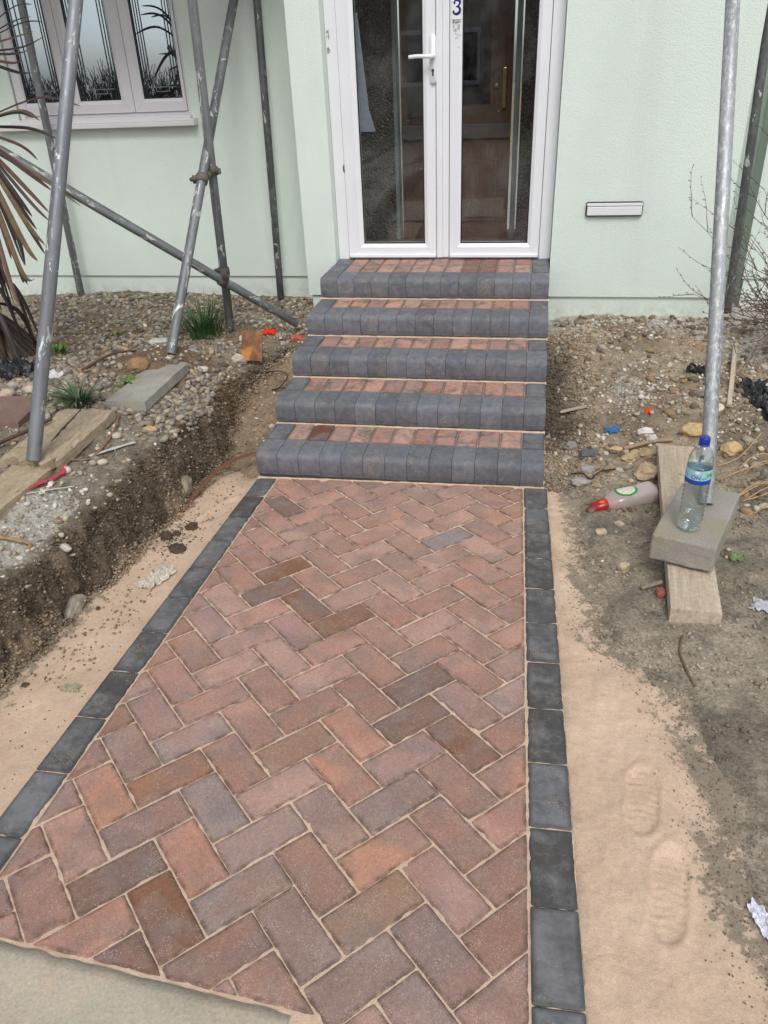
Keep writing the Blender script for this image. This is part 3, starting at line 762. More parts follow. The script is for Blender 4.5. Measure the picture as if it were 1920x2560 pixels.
# old glue marks below the number plate and on the jamb
random.seed(5)
gl = []
for i in range(26):
    x = random.uniform(-.592, -.552); z = 1.832-abs(random.gauss(0, .045)); r = random.uniform(.002, .0045)
    ring = [(x+r*math.cos(a)*random.uniform(.8, 1.2), DF-.0012, z+r*1.2*math.sin(a)) for a in np.linspace(0, random.uniform(3, 6.3), 9)]
    gl.append(tube(ring, .0007, 4))
gl.append(box(-.597, -.551, DF-.0015, DF+.0005, 1.8265, 1.8285))
ob('glue_marks', join(*gl), plain('old_glue', (.20, .18, .16), .8), door)
gl = [tube([(-1.305+random.uniform(0, .018), DF+.0115, zc+random.uniform(-.025, .025)), (-1.305+random.uniform(0, .018), DF+.0115, zc+random.uniform(-.02, .02))], .0016, 4) for zc in (1.80, 1.725) for _ in range(9)]
ob('jamb_scuffs', join(*gl), plain('jamb_dirt', (.28, .25, .22), .8), door)
ob('jamb_hole', rock((-1.249, DF+.012, 1.11), .011, 4, 2, .4, (.6, .25, 2.2)), plain('jamb_gouge', (.13, .10, .08), .9), door)

# letter plate ----------------------------------------------------------
lp = ob('letter_plate', rr(.187, .503, .838, .916, 1.783, 1.80, .010), MAT['black'], house)
ob('letter_flap', join(box(.194, .497, 1.772, 1.783, .845, .892, .003), box(.192, .499, 1.774, 1.786, .895, .911, .002)), MAT['handle'], lp)

# casement window -------------------------------------------------------
WY = 2.262
win = ob('window', join(box(-3.548, -3.510, WY, 2.36, 1.41, 2.6, .003), box(-2.345, -2.328, WY, 2.36, 1.41, 2.6, .003), box(-3.510, -2.345, WY+.004, 2.36, 1.41, 1.432, .003)), MAT['winwhite'], house)
ob('window_sill', join(box(-3.72, -2.292, 2.185, 2.262, 1.350, 1.378, .004), box(-3.60, -2.315, 2.215, 2.262, 1.378, 1.412, .004)), MAT['winwhite'], win)
ob('sill_end_cap', box(-2.300, -2.284, 2.18, 2.25, 1.352, 1.392, .003), MAT['winwhite'], win)
for x0, x1, gx0, gx1 in ((-3.508, -3.150, -3.475, -3.215), (-3.146, -2.708, -3.085, -2.795), (-2.704, -2.347, -2.635, -2.370)):
    for r_ in rails(x0, x1, 1.434, 2.58, gx0, gx1, 1.508, 2.52, WY-.012, WY+.05): ob('casement_rail', r_, MAT['winwhite'], win)
    ob('window_pane', box(gx0-.004, gx1+.004, WY+.018, WY+.022, 1.500, 2.53), MAT['wglass'], win)
    ob('gasket', join(box(gx0, gx0+.004, WY+.002, WY+.012, 1.508, 2.52), box(gx1-.004, gx1, WY+.002, WY+.012, 1.508, 2.52), box(gx0+.004, gx1-.004, WY+.002, WY+.012, 1.508, 1.512)), MAT['black'], win)
    w = gx1-gx0; yl = WY+.016
    for fx in (.085, .15, .215, .80, .87, .935):
        if fx in (.15,) and x0 < -3.2: continue
        ob('lead_strip', box(gx0+w*fx-.0025, gx0+w*fx+.0025, yl-.0015, yl+.0015, 1.60 if .12 < fx < .85 else 1.513, 2.52), MAT['lead'], win)
    mid = gx0+w/2
    mot = [box(mid-w*.36, mid+w*.36, yl-.0015, yl+.0015, 1.570, 1.575), box(mid-w*.16, mid+w*.16, yl-.0015, yl+.0015, 1.545, 1.550), box(mid-w*.16-.005, mid-w*.16, yl-.0015, yl+.0015, 1.545, 1.570), box(mid+w*.16, mid+w*.16+.005, yl-.0015, yl+.0015, 1.545, 1.570)]
    for s in (-1, 1):
        mot.append(tube([(mid+s*(w*.40-.055*math.cos(a)), yl, 1.575+.07*math.sin(a)) for a in np.linspace(0, 1.8, 9)], .0022, 5))
    ob('lead_motif', join(*mot), plain('bright_lead', (.20, .21, .22), .4, .5), win)
# dark room and a gathered curtain behind the window
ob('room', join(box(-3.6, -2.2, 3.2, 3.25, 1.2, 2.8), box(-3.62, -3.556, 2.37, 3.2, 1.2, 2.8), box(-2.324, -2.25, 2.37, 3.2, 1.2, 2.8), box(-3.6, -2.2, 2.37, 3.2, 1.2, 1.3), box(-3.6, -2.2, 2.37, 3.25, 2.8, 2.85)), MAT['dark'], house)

# ------------------------------------------------------------ scaffolding
def pole(label, p0, p1, mt, ext=1.5, r=.0250, ext0=0.0, group='scaffold tubes propped in front of the house'):
    p0, p1 = Vector(p0), Vector(p1); d = (p1-p0).normalized(); p0 = p0-d*ext0; p1 = p1+d*ext; L = (p1-p0).length
    n = 24; V = []; F = []
    for rad, z in ((r-.004, .002), (r-.0012, 0), (r, .002), (r, L-.002), (r-.0012, L), (r-.004, L-.002)):
        for k in range(n): a = 2*math.pi*k/n; V.append((rad*math.cos(a), rad*math.sin(a), z))
    for j in range(6):
        for k in range(n): k2 = (k+1) % n; F.append([j*n+k, j*n+k2, ((j+1) % 6)*n+k2, ((j+1) % 6)*n+k])
    o = link('scaffold_tube', mesh('scaffold_tube', (V, F), True), mt)
    o.data.polygons.foreach_set('use_smooth', [True]*len(F))
    o.matrix_world = Matrix.Translation(p0) @ frame_from(d).to_4x4()
    return fin(o, label, 'pole', group)
PA = ((-1.931, -.70, .391), (-1.895, .26, 1.907)); PC = ((-1.516, 1.501, .270), (-2.707, .724, 1.353)); PD = ((-1.922, .556, .385), (-1.895, 2.098, 2.001))
PE = ((-1.925, 1.421, .26), (-1.863, 1.374, 1.963)); PB = ((-3.338, 2.15, .27), (-3.249, 2.10, 2.067)); PF = ((-1.818, 2.15, .22), (-1.771, 2.15, 1.998))
PG = ((.566, -.467, .226), (.574, .528, 1.802)); PH = ((1.095, 1.95, .25), (1.038, 1.95, 1.731))
pole('thick grey scaffold tube standing on the broken plank at left', *PA, MAT['tube_mid'], r=.0265)
pole('weathered upright tube behind the spiky plant near the window', *PB, MAT['tube'], .9)
pole('tube sloping down from the left edge with its open end near the steps', *PC, MAT['tube'], .8)
pole('leaning tube whose foot stands on the reddish soil mound', *PD, MAT['tube'], .6, r=.0258)
pole('upright tube crossing the leaning one, clamped to it and to the sloping tube', *PE, MAT['tube'], .9)
pole('dark thin upright tube against the wall beside the porch pier', *PF, MAT['tube_dark'], 1.0, r=.0235)
pole('bright flaky galvanised tube standing on the concrete block at right', *PG, MAT['tube_light'], 1.2, r=.0258)
pole('dark tube in the recess behind the bare shrub at far right', *PH, MAT['tube_dark'], 1.0)
for i in range(4):  # out-of-view deck boards, added overhead to shade the left main wall
    y0 = 1.25+i*.235
    o = ob('shade_board', box(-6.2, -1.62, y0, y0+.225, 2.62, 2.658, .003), MAT['plank']); o.color = (1, 1, 1, 1)
    fin(o, ['outermost', 'second', 'third', 'innermost'][i]+' timber board of the unseen shade deck added above the window, counted from outside', 'board', 'boards added above the view to cast shade')
ob('shade_eaves', box(-7, 5, 1.95, 2.6, 3.4, 3.5), MAT['white'], house)  # unseen overhang, added to keep the wall recess in shade
def band(p, d, r=.0335, w=.022):
    M = Matrix.Translation(p) @ frame_from(d).to_4x4(); n = 20; V = []; F = []
    for rad, z in ((r-.007, -w), (r, -w), (r+.002, 0), (r, w), (r-.007, w)):
        for k in range(n): a = 2*math.pi*k/n; V.append((rad*math.cos(a), rad*math.sin(a), z))
    for j in range(4):
        for k in range(n): k2 = (k+1) % n; F.append([j*n+k, j*n+k2, (j+1)*n+k2, (j+1)*n+k])
    return tf((V, F), M)
def near(p0, p1, q):
    p0, p1 = Vector(p0), Vector(p1); d = (p1-p0).normalized(); return p0+d*(Vector(q)-p0).dot(d), d
def coupler(label, A, B, q, col):
    a, da = near(*A, q); b_, db = near(*B, q); c = (a+b_)/2; t = thing('scaffold_coupler', c, label, 'clamp', 'rusty swivel couplers on the scaffold tubes')
    for p, d in ((a, da), (b_, db)):
        o = ob('band', band(p, d), MAT['rust'], t, True); o.color = (*col, 1)
        sd_ = d.cross(Vector((0, 1, 0))).normalized(); s = 1 if (p-c).dot(sd_) > 0 else -1; sd_ = sd_*s; e = p+sd_*.040+Vector((0, -.01, 0))
        o = ob('flap', tf(box(-.013, .013, -.018, .018, -.016, .016, .004), Matrix.Translation(e-sd_*.004) @ frame_from(d).to_4x4()), MAT['rust'], t); o.color = (*col, 1)
        fv = Vector((0, -1, .12)).normalized()
        o = ob('bolt', tube([e-fv*.012, e+fv*.052], .0055, 8), MAT['rust'], t); o.color = (*tuple(k*.8 for k in col), 1)
        o = ob('nut', tube([e+fv*.028, e+fv*.041], .0125, 6), MAT['rust'], t); o.color = (*tuple(k*.7 for k in col), 1)
    o = ob('swivel', tf(lathe([(.020, -.016), (.024, 0), (.020, .016)], 14), Matrix.Translation(c) @ frame_from((b_-a).normalized() if (b_-a).length > .01 else Vector((0, 1, 0))).to_4x4()), MAT['rust'], t); o.color = (*col, 1)
coupler('brown swivel coupler joining the two crossing tubes at waist height', PD, PE, (-1.884, 1.249, 1.163), (.17, .15, .125))
coupler('dark rusty coupler holding the sloping tube to the upright one', PC, PE, (-1.872, 1.30, .606), (.11, .095, .085))

# ------------------------------------------------------------ loose stones, gravel, crumbs
def icoarr(sub):
    bm = bmesh.new(); bmesh.ops.create_icosphere(bm, subdivisions=sub, radius=1); v, f = out(bm)
    return np.array([tuple(p) for p in v], dtype=np.float32), np.array(f, dtype=np.int32)
def scatter(name, pts, sizes, cols, sub, flat, mt, label, jag=.0, sink=.25, seed=1, smooth=True):
    rs = np.random.RandomState(seed); bv, bf = icoarr(sub); n = len(pts); nv = len(bv)
    P = np.asarray(pts, dtype=np.float32); S_ = np.asarray(sizes, dtype=np.float32)
    fl = np.array(flat)[None, :]*(1+rs.uniform(-.22, .22, (n, 3)))
    V = bv[None]*(1+jag*rs.uniform(-1, 1, (n, nv, 1)))*fl[:, None, :]*S_[:, None, None]
    def rot(V, ang, i, j):
        c, s_ = np.cos(ang)[:, None], np.sin(ang)[:, None]; a = V[:, :, i]*c-V[:, :, j]*s_; b_ = V[:, :, i]*s_+V[:, :, j]*c; V[:, :, i] = a; V[:, :, j] = b_
    rot(V, rs.uniform(-.5, .5, n), 1, 2); rot(V, rs.uniform(-.5, .5, n), 0, 2); rot(V, rs.uniform(0, 6.28, n), 0, 1)
    P = P.copy(); P[:, 2] += S_*flat[2]*(1-2*sink)
    V = (V+P[:, None, :]).reshape(-1, 3); F = (bf[None]+(np.arange(n)*nv)[:, None, None]).reshape(-1, 3)
    me = bpy.data.meshes.new(name); me.vertices.add(len(V)); me.vertices.foreach_set('co', V.astype(np.float32).ravel())
    me.loops.add(F.size); me.loops.foreach_set('vertex_index', F.astype(np.int32).ravel())
    me.polygons.add(len(F)); me.polygons.foreach_set('loop_start', np.arange(0, F.size, 3, dtype=np.int32))
    me.update(calc_edges=True)
    if smooth: me.shade_smooth()
    setcol(me, np.repeat(np.asarray(cols, dtype=np.float32), nv, 0))
    o = link(name, me, mt); return fin(o, label, kind='stuff')
def inpaver(x, y):
    for (ax, ay, bx, by, w) in ((-1.885, -.06, -1.905, .45, .105), (-1.965, -.75, -1.99, -.17, .135), (-1.965, -1.3, -1.955, -.68, .10)):
        d = Vector((bx-ax, by-ay)); L = d.length; d /= L; t = (x-ax)*d.x+(y-ay)*d.y; s = abs(-(x-ax)*d.y+(y-ay)*d.x)
        if 0 < t < L and s < w: return True
    return False
rnd = random.Random(4)
PCOL = [s2l(*c) for c in ((150, 138, 122), (168, 154, 136), (132, 122, 110), (176, 166, 150), (142, 126, 106), (120, 112, 104), (156, 150, 142), (180, 158, 128))]
pts, sz, cl = [], [], []
while len(pts) < 5000:
    x = rnd.uniform(-3.7, -1.42); y = rnd.uniform(-.55, 2.22); xb = itp(y, XB)
    if x > xb-.04 or inpaver(x, y): continue
    d = .22+1.1*math.exp(-((x+1.76)**2/.03+(y-.30)**2/.16))+.5*sst(-.1, .4, fbm(x*2.2, y*2.2, 50, 3))+.4*sst(1.75, 2.1, y)
    d -= .95*math.exp(-((x+1.95)**2+(y-.66)**2)/.05)+.5*sst(.2, .5, fbm(x*1.4+3, y*1.4, 61, 2)); d -= .35*sst(0, -.3, y)
    d *= 1-.45*sst(.75, 1.15, y)
    if rnd.random() > d: continue
    r = rnd.uniform(.009, .0215)*(1.0 if y < 1.6 else .9)
    pts.append((x, y, gz(x, y))); sz.append(r); k = rnd.uniform(.62, 1.12); c = rnd.choice(PCOL); cl.append(tuple(q*k for q in c))
scatter('gravel', pts, sz, cl, 1, (1.25, .9, .62), MAT['stone'], 'rounded beige garden pebbles spread over the left bank', .06, .22, 2)
# angular pale rubble chips
pts, sz, cl = [], [], []
WC = [s2l(*c) for c in ((196, 190, 178), (210, 206, 198), (178, 170, 156), (160, 150, 134), (150, 128, 104), (186, 168, 140))]
while len(pts) < 6500:
    if rnd.random() < .5:
        x = rnd.uniform(-3.4, -1.38); y = rnd.uniform(-1.6, 2.2); xb = itp(y, XB); dd = xb-x
        d = .25*sst(.02, .1, dd)+1.3*sst(-.55, -.9, y)*sst(.02, .1, dd)+.25*(dd < 0)*sst(.2, .6, y)+.7*math.exp(-((x+1.55)**2+(y-1.55)**2)/.05)
        if dd < .0 and y < .1: d = 0.02
        if inpaver(x, y): d *= .06
    else:
        x = rnd.uniform(.05, 1.7); y = rnd.uniform(-1.3, 1.78)
        d = .9*sst(1.3, 1.7, y)+1.0*math.exp(-((x-.42)**2/.025+(y-.80)**2/.12))+.35*sst(.0, .5, y)*sst(.3, .6, x)+.05+.35*sst(.7, 1, x)*sst(.5, 1, y)+.25*math.exp(-((x-.2)**2/.02+(y-.25)**2/.05))
        d *= sst(-1.2, -.2, y)*.9+.10; d += .22*sst(.0, .3, y); d *= .15+.85*sst(-.3, .35, fbm(x*3.6, y*3.6, 41, 3))
    if rnd.random() > d: continue
    r = rnd.choice((.004, .005, .006, .007, .009, .012))*rnd.uniform(.8, 1.3)
    pts.append((x, y, gz(x, y))); sz.append(r); k = rnd.uniform(.75, 1.2); cl.append(tuple(q*k for q in rnd.choice(WC)))
scatter('rubble_chips', pts, sz, cl, 1, (1.2, .9, .7), MAT['stone'], 'small pale chips of mortar and chalk strewn over the soil', .42, .3, 3, False)
# brown crumbs of soil
pts, sz, cl = [], [], []
while len(pts) < 33000:
    q = rnd.random()
    if q < .40:
        y = rnd.uniform(-1.75, 1.3); xb = itp(y, XB)+.035*nz(y*4.5, 3.3)+.018*nz(y*17, 8); x = xb-(-.01+.065*(.5-math.sin(math.asin(1-2*rnd.random())/3))); kk = .55; r = rnd.uniform(.002, .008)
        if rnd.random() < .25: x = xb+.04*rnd.random(); r *= .7
    elif q < .62:
        x = rnd.uniform(-3.5, -1.4); y = rnd.uniform(-1.5, 2.2); kk = 1.0; r = rnd.uniform(.002, .006)
    elif q < .72:
        y = rnd.uniform(.0, 1.5); x = rnd.uniform(.005, .26); kk = .5; r = rnd.uniform(.002, .009)
    elif q < .80:
        y = rnd.uniform(-2.4, -.2); x = itp(y, SB)+rnd.gauss(.04, .05); kk = .7; r = rnd.uniform(.0008, .0026)
        if x < .06: continue
    elif q < .811:
        y = rnd.gauss(-.53, .09); x = rnd.gauss(-1.50, .04); kk = .5; r = rnd.uniform(.001, .0055)*rnd.random()+.0008
        if x > -1.33: continue
    elif q < .816:
        y = rnd.uniform(-2.3, .1); x = rnd.uniform(-1.6, -1.34); kk = .6; r = rnd.uniform(.001, .003)
    elif q < .92:
        x = rnd.uniform(.12, .95); y = rnd.uniform(-1.5, .25); kk = .8; r = rnd.uniform(.0025, .009)*rnd.uniform(.5, 1)
        if x < itp(y, SB)+.02 or fbm(x*4, y*4, 90, 3) < rnd.uniform(-.25, .35): continue
    else:
        x = rnd.uniform(.1, 1.6); y = rnd.uniform(-2.2, 1.75); kk = .95; r = rnd.uniform(.0018, .0055)
        if x < itp(y, SB)+.03: continue
    left = x < -.6
    z = gz(x, y)
    if left and y < .5 and x > -1.75: z = max(z, sandz(x, y, True))
    if not left and y < 1.1 and x < .74: z = max(z, sandz(x, y, False))
    c, ch = soilcol(x, y); k = rnd.uniform(.55, 1.35)
    if q >= .72 and q < .80: c = (.22, .175, .125)
    if .80 <= q < .816: c = (.12, .085, .055)
    if q < .40 and rnd.random() < .06: c = (.36, .32, .26)
    if q < .40: z += rnd.uniform(-.02, .02); x += .022*fbm(y*10, z*10, 70, 3)
    pts.append((x, y, z)); sz.append(r); cl.append(tuple(min(.6, v*k) for v in c))
scatter('soil_crumbs', pts, sz, cl, 1, (1.1, .95, .8), MAT['crumb'], 'crumbs of dark soil lying over the dug ground', .3, .25, 5, False)

pts, sz, cl = [], [], []
RC = [s2l(*c) for c in ((160, 146, 124), (138, 126, 108), (176, 164, 146), (120, 112, 100), (150, 124, 94), (196, 188, 174), (110, 96, 80), (168, 140, 104))]
while len(pts) < 1300:
    if rnd.random() < .62:
        x = rnd.uniform(.06, 1.6); y = rnd.uniform(-.2, 1.75); d = .25+.5*sst(1.3, 1.7, y)+.6*math.exp(-((x-.2)**2/.02+(y-.25)**2/.05))+.4*sst(.6, .9, x)
    else:
        x = rnd.uniform(-3.5, -1.40); y = rnd.uniform(.3, 2.2); d = .35+.5*sst(1.2, 1.6, y)
        if itp(y, XB)-x < .0 and y < .5: continue
        if inpaver(x, y): continue
    d *= .2+.9*sst(-.35, .3, fbm(x*3, y*3, 47, 3))
    if rnd.random() > d: continue
    pts.append((x, y, gz(x, y))); sz.append(rnd.uniform(.008, .020)*rnd.choice((.7, 1, 1.25))); k = rnd.uniform(.65, 1.0); cl.append(tuple(q*k for q in rnd.choice(RC)))
scatter('rubble', pts, sz, cl, 2, (1.2, .9, .65), MAT['stone'], 'mixed lumps of stone and broken mortar in the soil', .17, .36, 9, False)
def stone(label, x, y, size, col, seed, flat=(1.2, .9, .65), rz=0, blocky=False, name='stone', group='loose rubble stones', rough=.3, zz=None, cat='stone'):
    z = (gz(x, y) if zz is None else zz)+size*flat[2]*.55
    o = ob(name, rock((x, y, z), size, seed, 3, rough, flat, rz, blocky), MAT['rockc'], at=(x, y, z)); o.color = (*col, 1)
    return fin(o, label, cat, group)
GR = s2l
stone('large pale round rubble stone left of the plank behind the concrete block', .445, .09, .050, GR(182, 160, 132), 1, (1.15, .9, .75), .4)
stone('small squared beige stone chip on the grey soil before the plank', .283, -.640, .026, GR(190, 172, 138), 2, (.85, .75, 1.0), .5, True)
stone('flat beige stone flake near the red bottle cap', .225, -.36, .020, GR(196, 176, 150), 3, (1.2, 1, .5), .2, True)
stone('pale stone flake just below the fallen bottle', .30, -.30, .018, GR(188, 172, 150), 4, (.9, 1.2, .5), .9, True)
stone('dark slate lump on the soil right of the steps', .205, .26, .036, GR(96, 96, 98), 5, (1.4, .9, .75), .2, True)
stone('grey lump of concrete between the steps and the slate lump', .13, .40, .030, GR(138, 136, 130), 6, (1.1, .9, .8), .3)
stone('grey rounded lump below the dark slate lump', .19, .12, .030, GR(150, 146, 138), 7, (1.2, .9, .6), .1)
stone('pale grey flat lump beside the curled black root', .165, .03, .032, GR(158, 152, 142), 8, (1.3, .9, .5), .3)
stone('white knobbly mortar lump above the blue scrap', .47, .44, .030, GR(214, 210, 200), 9, (1.3, .9, .7), .3)
stone('white knobbly mortar lump near the tube by the blue scrap', .49, .36, .026, GR(208, 202, 190), 10, (1.2, .9, .8), 1.3)
stone('yellowish sandstone lump close behind the galvanised tube', .68, .42, .042, GR(186, 158, 116), 11, (1.6, .9, .7), .3)
stone('tan split stone lying above the round rubble stone', .40, .25, .042, GR(186, 160, 122), 12, (1.6, .8, .5), .9, True)
stone('brown flat stone beside the upper plank end', .47, .26, .036, GR(168, 146, 116), 13, (1.3, .9, .6), .2)
stone('dark grey stone beside the upper plank end', .53, .22, .034, GR(120, 116, 110), 14, (1.2, .9, .8), .7)
stone('small tan pebble stone between slate lump and blue scrap', .33, .30, .024, GR(190, 164, 130), 15, (1.4, .8, .6), .1)
stone('small red brick fragment beside the lower plank', .392, -.80, .022, GR(160, 96, 78), 16, (.8, 1, .8), .1, True)
stone('cream stone on the right bank above the dry stems', .80, .62, .038, GR(206, 190, 160), 17, (1.2, .9, .7), .4)
stone('pale lump by the dry stems at the right edge', .82, .28, .040, GR(190, 162, 120), 18, (1.2, .9, .8), .4)
stone('brown round clod at the corner of the old paving slab', -2.02, .38, .05, GR(150, 120, 86), 19, (1.1, .9, .8), .4, rough=.2)
stone('tan pebble on the bank edge below the paving slab', -1.722, -.166, .026, GR(182, 152, 112), 20, (1.3, .85, .7), .2, rough=.12)
stone('white pebble beside the pink strap', -1.835, -.655, .019, GR(196, 188, 176), 21, (1.1, .9, .8), .2, rough=.1)
stone('grey oval pebble on the bare soil right of the broken plank', -1.798, -.313, .020, GR(176, 170, 158), 22, (1.2, .9, .7), .9, rough=.1)
stone('pale oval pebble on the soil above the bank edge', -1.77, -.513, .019, GR(196, 186, 168), 23, (1.3, .9, .7), .5, rough=.1)
stone('white stone on the reddish mound by the leaning tube', -1.79, .62, .024, GR(206, 196, 180), 24, (1.3, .9, .7), .1)
stone('pale rubble lump left of the rusty plate', -1.74, 1.02, .036, GR(182, 176, 164), 25, (1.1, .9, .8), .3)
stone('white rubble lump at the foot of the clamped upright tube', -1.79, 1.30, .034, GR(204, 202, 194), 26, (1.2, .8, .8), .6)
stone('grey roof tile shard among the pebbles', -2.22, 1.02, .060, GR(126, 124, 118), 27, (1.5, .6, .35), .7, True)
stone('white tile shard among the pebbles', -2.28, 1.15, .048, GR(190, 188, 180), 28, (1.3, .8, .35), .2, True)
stone('pale crushed mortar lump left of the leaning tube', -2.14, .86, .050, GR(190, 180, 162), 29, (1.4, .8, .4), .5)
stone('big cream pebble left of the thick tube', -2.47, .12, .034, GR(186, 172, 150), 30, (1.1, .9, .8), .3, rough=.1)
stone('round grey pebble left of the thick tube near the plant', -2.60, .18, .030, GR(164, 154, 142), 31, (1, .9, .8), .3, rough=.1)
stone('oval pebble at the left edge below the dark plant base', -2.52, .02, .032, GR(176, 160, 140), 32, (1.2, .9, .8), .9, rough=.1)
stone('dark broken slate by the plant base', -2.62, .40, .060, GR(88, 92, 92), 33, (1.4, .8, .3), .3, True)
stone('chalky lump on the bank top near its edge', -1.67, -1.016, .022, GR(186, 180, 168), 34, (1.2, 1, .7), .3)
stone('grey stone stuck at the foot of the trench wall', -1.632, -1.10, .045, GR(150, 142, 128), 35, (.7, 1.6, .7), .1)
stone('pale stone set into the trench wall', -1.594, -.20, .050, GR(150, 138, 118), 36, (.6, 1.3, .9), .1)
for i, (x, y, r, lb) in enumerate(((-1.437, -.654, .028, 'round dark soil clod lying nearest the white rag on the sand'), (-1.456, -.46, .024, 'ball of dark soil on the sand near the brown strap'), (-1.53, -.555, .026, 'flat dark soil clod at the trench foot'), (-1.50, -.52, .016, 'small crumbly soil clod between the larger ones'))):
    stone(lb, x, y, r, (.075, .05, .032), 50+i, (1.15, .95, .75), i, name='soil_clod', group='soil clods on the sand', rough=.5, zz=sandz(x, y, True)-.006, cat='soil clod')
for i, (x, y, r) in enumerate(((-1.571, -1.499, .010), (-1.62, -1.46, .008), (-1.554, -1.079, .008))):
    stone('tiny dark soil crumb on the clean sand', x, y, r, (.09, .055, .035), 60+i, (1.2, 1, .7), i, name='soil_clod', group='tiny crumbs on the sand', rough=.5, zz=sandz(x, y, True)-.002, cat='soil clod')

# ------------------------------------------------------------ planks, slabs, blocks
def plank(name, label, cat, a, b_, w, t, mt, broken=0., seed=0, group=None, wob=.004, nl=40, nw=10, splits=0):
    """a,b: ends of the top centre line (world)"""
    a, b_ = Vector(a), Vector(b_); d = b_-a; L = d.length; ex = d.normalized(); ey = Vector((0, 0, 1)).cross(ex).normalized(); ez = ex.cross(ey)
    V = []; F = []
    for j in range(nw+1):
        v = (j/nw-.5)*w
        cut = broken*(.5+nz(j*.9, seed*3.3)+.5*nz(j*2.7, seed))
        for i in range(nl+1):
            u = cut+(L-cut)*i/nl
            z = wob*fbm(u*14, v*50, seed, 3)-(.004 if j in (0, nw) else 0)
            V.append((u-L/2, v+(wob*.7*nz(u*20, seed) if j in (0, nw) else 0), z))
    n = nl+1; top = len(V)
    V += [(x, y, -t+wob*.5*nz(x*15, y*40, 4)) for x, y, z in V]
    for j in range(nw):
        for i in range(nl):
            q = [j*n+i, j*n+i+1, (j+1)*n+i+1, (j+1)*n+i]; F.append(q); F.append([k+top for k in q][::-1])
    def edge(l):
        for p, q in zip(l, l[1:]): F.append([q, p, p+top, q+top])
    edge(list(range(n))[::-1]); edge([nw*n+i for i in range(n)]); edge([j*n for j in range(nw+1)]); edge([j*n+nl for j in range(nw+1)][::-1])
    o = link(name, mesh(name, (V, F)), mt)
    M = Matrix((ex, ey, ez)).transposed().to_4x4(); M.translation = (a+b_)/2; o.matrix_world = M
    return fin(o, label, cat, group)
p1 = plank('plank', 'broken weathered plank under the thick scaffold tube', 'plank', (-1.965, -.735, .388), (-1.990, -.178, .386), .25, .042, MAT['plank'], .10, 1, wob=.008, group='old planks on the left bank')
ck = ob('crack', tube([(-1.965, -.52, .386), (-1.985, -.40, .387), (-2.0, -.30, .386), (-2.018, -.19, .385)], [.003, .006, .005, .004], 5), plain('crack_dark', (.08, .055, .035), .95))
ck.parent = p1; ck.matrix_parent_inverse = p1.matrix_world.inverted()
plank('plank', 'lower weathered plank running out of frame at the left edge', 'plank', (-1.965, -1.30, .366), (-1.955, -.685, .364), .17, .040, MAT['plank'], 0, 2, wob=.005, group='old planks on the left bank')
plank('plank', 'pale plank lying under the concrete block', 'plank', (.474, -.960, .107), (.575, .235, .128), .155, .055, MAT['plank2'], .0, 3, wob=.0015)
rs = plank('paving_slab', 'old grey concrete paving slab half buried in gravel', 'paving slab', (-1.885, -.045, .374), (-1.905, .50, .366), .19, .05, MAT['paver'], 0, 4, wob=.005)
plank('paving_slab', 'dark red slab at the left edge behind the thick tube', 'paving slab', (-2.37, -.33, .374), (-2.42, -.02, .372), .24, .045, MAT['redslab'], 0, 5, wob=.002)
bl = ob('concrete_block', box(-.215, .215, -.105, .105, -.050, .050, .007), MAT['block'])
bl.matrix_world = Matrix.Translation((.530, -.530, .173)) @ Matrix.Rotation(R(68.5), 4, 'Z') @ Matrix.Rotation(R(-1.0), 4, 'X')
fin(bl, 'solid grey concrete block on the pale plank with a bottle on it', 'block')
me = bl.data; bm = bmesh.new(); bm.from_mesh(me); bmesh.ops.subdivide_edges(bm, edges=bm.edges[:], cuts=5, use_grid_fill=True)
for v in bm.verts:
    k = noise.noise(v.co*22)*.0035+noise.noise(v.co*70)*.0012; v.co += v.co.normalized()*k
bm.to_mesh(me); bm.free()
st = ob('timber_offcut', lathe([(.026, 0), (.028, .004), (.029, .03), (.027, .062), (.022, .064)], 9), MAT['plank2']); st.matrix_world = Matrix.Translation((.500, -.115, .012)) @ Matrix.Rotation(.25, 4, 'Y'); fin(st, 'short round timber offcut behind the fallen bottle', 'wood')
def sticko(name, label, cat, pts, r, col, mt='twig', group=None, seg=6, par=None):
    o = ob(name, tube(spline(pts, 6), r, seg), MAT[mt], par, True, at=pts[0]); o.color = (*col, 1); return fin(o, label, cat, group)
def gp(x, y, h=.006): return (x, y, gz(x, y)+h)
plank('wood_strip', 'thin split lath lying on the soil close to the steps', 'stick', gp(.085, .715, .03), gp(.205, .68, .02), .022, .010, MAT['plank2'], 0, 7, wob=.001)
plank('wood_strip', 'thin pale stake leaning right of the galvanised tube', 'stick', gp(.87, .64, .035), gp(1.0, 1.24, .05), .024, .014, MAT['plank2'], 0, 8, wob=.001)
rp = ob('rusty_plate', box(-.062, .062, -.004, .004, -.085, .085, .002), None); b = NB('rust_plate')
c = b.mix(b.mr(b.noise(14, 5, .65), .35, .62), (.12, .055, .03), (.30, .14, .06)); c = b.mix(b.mr(b.noise(9, 3), .54, .64), c, (.52, .22, .045)); c = b.mix(b.mr(b.noise(30, 4, .7), .58, .68), c, (.22, .18, .15)); b.bump(b.noise(60, 5, .7), .6, .004)
rp.data.materials.clear(); rp.data.materials.append(b.done(c, .9)); rp.matrix_world = Matrix.Translation((-1.662, 1.06, .272)) @ Matrix.Rotation(.12, 4, 'Z') @ Matrix.Rotation(-.45, 4, 'X') @ Matrix.Rotation(.05, 4, 'Y')
fin(rp, 'upright square of rusty sheet metal left of the steps', 'metal plate')

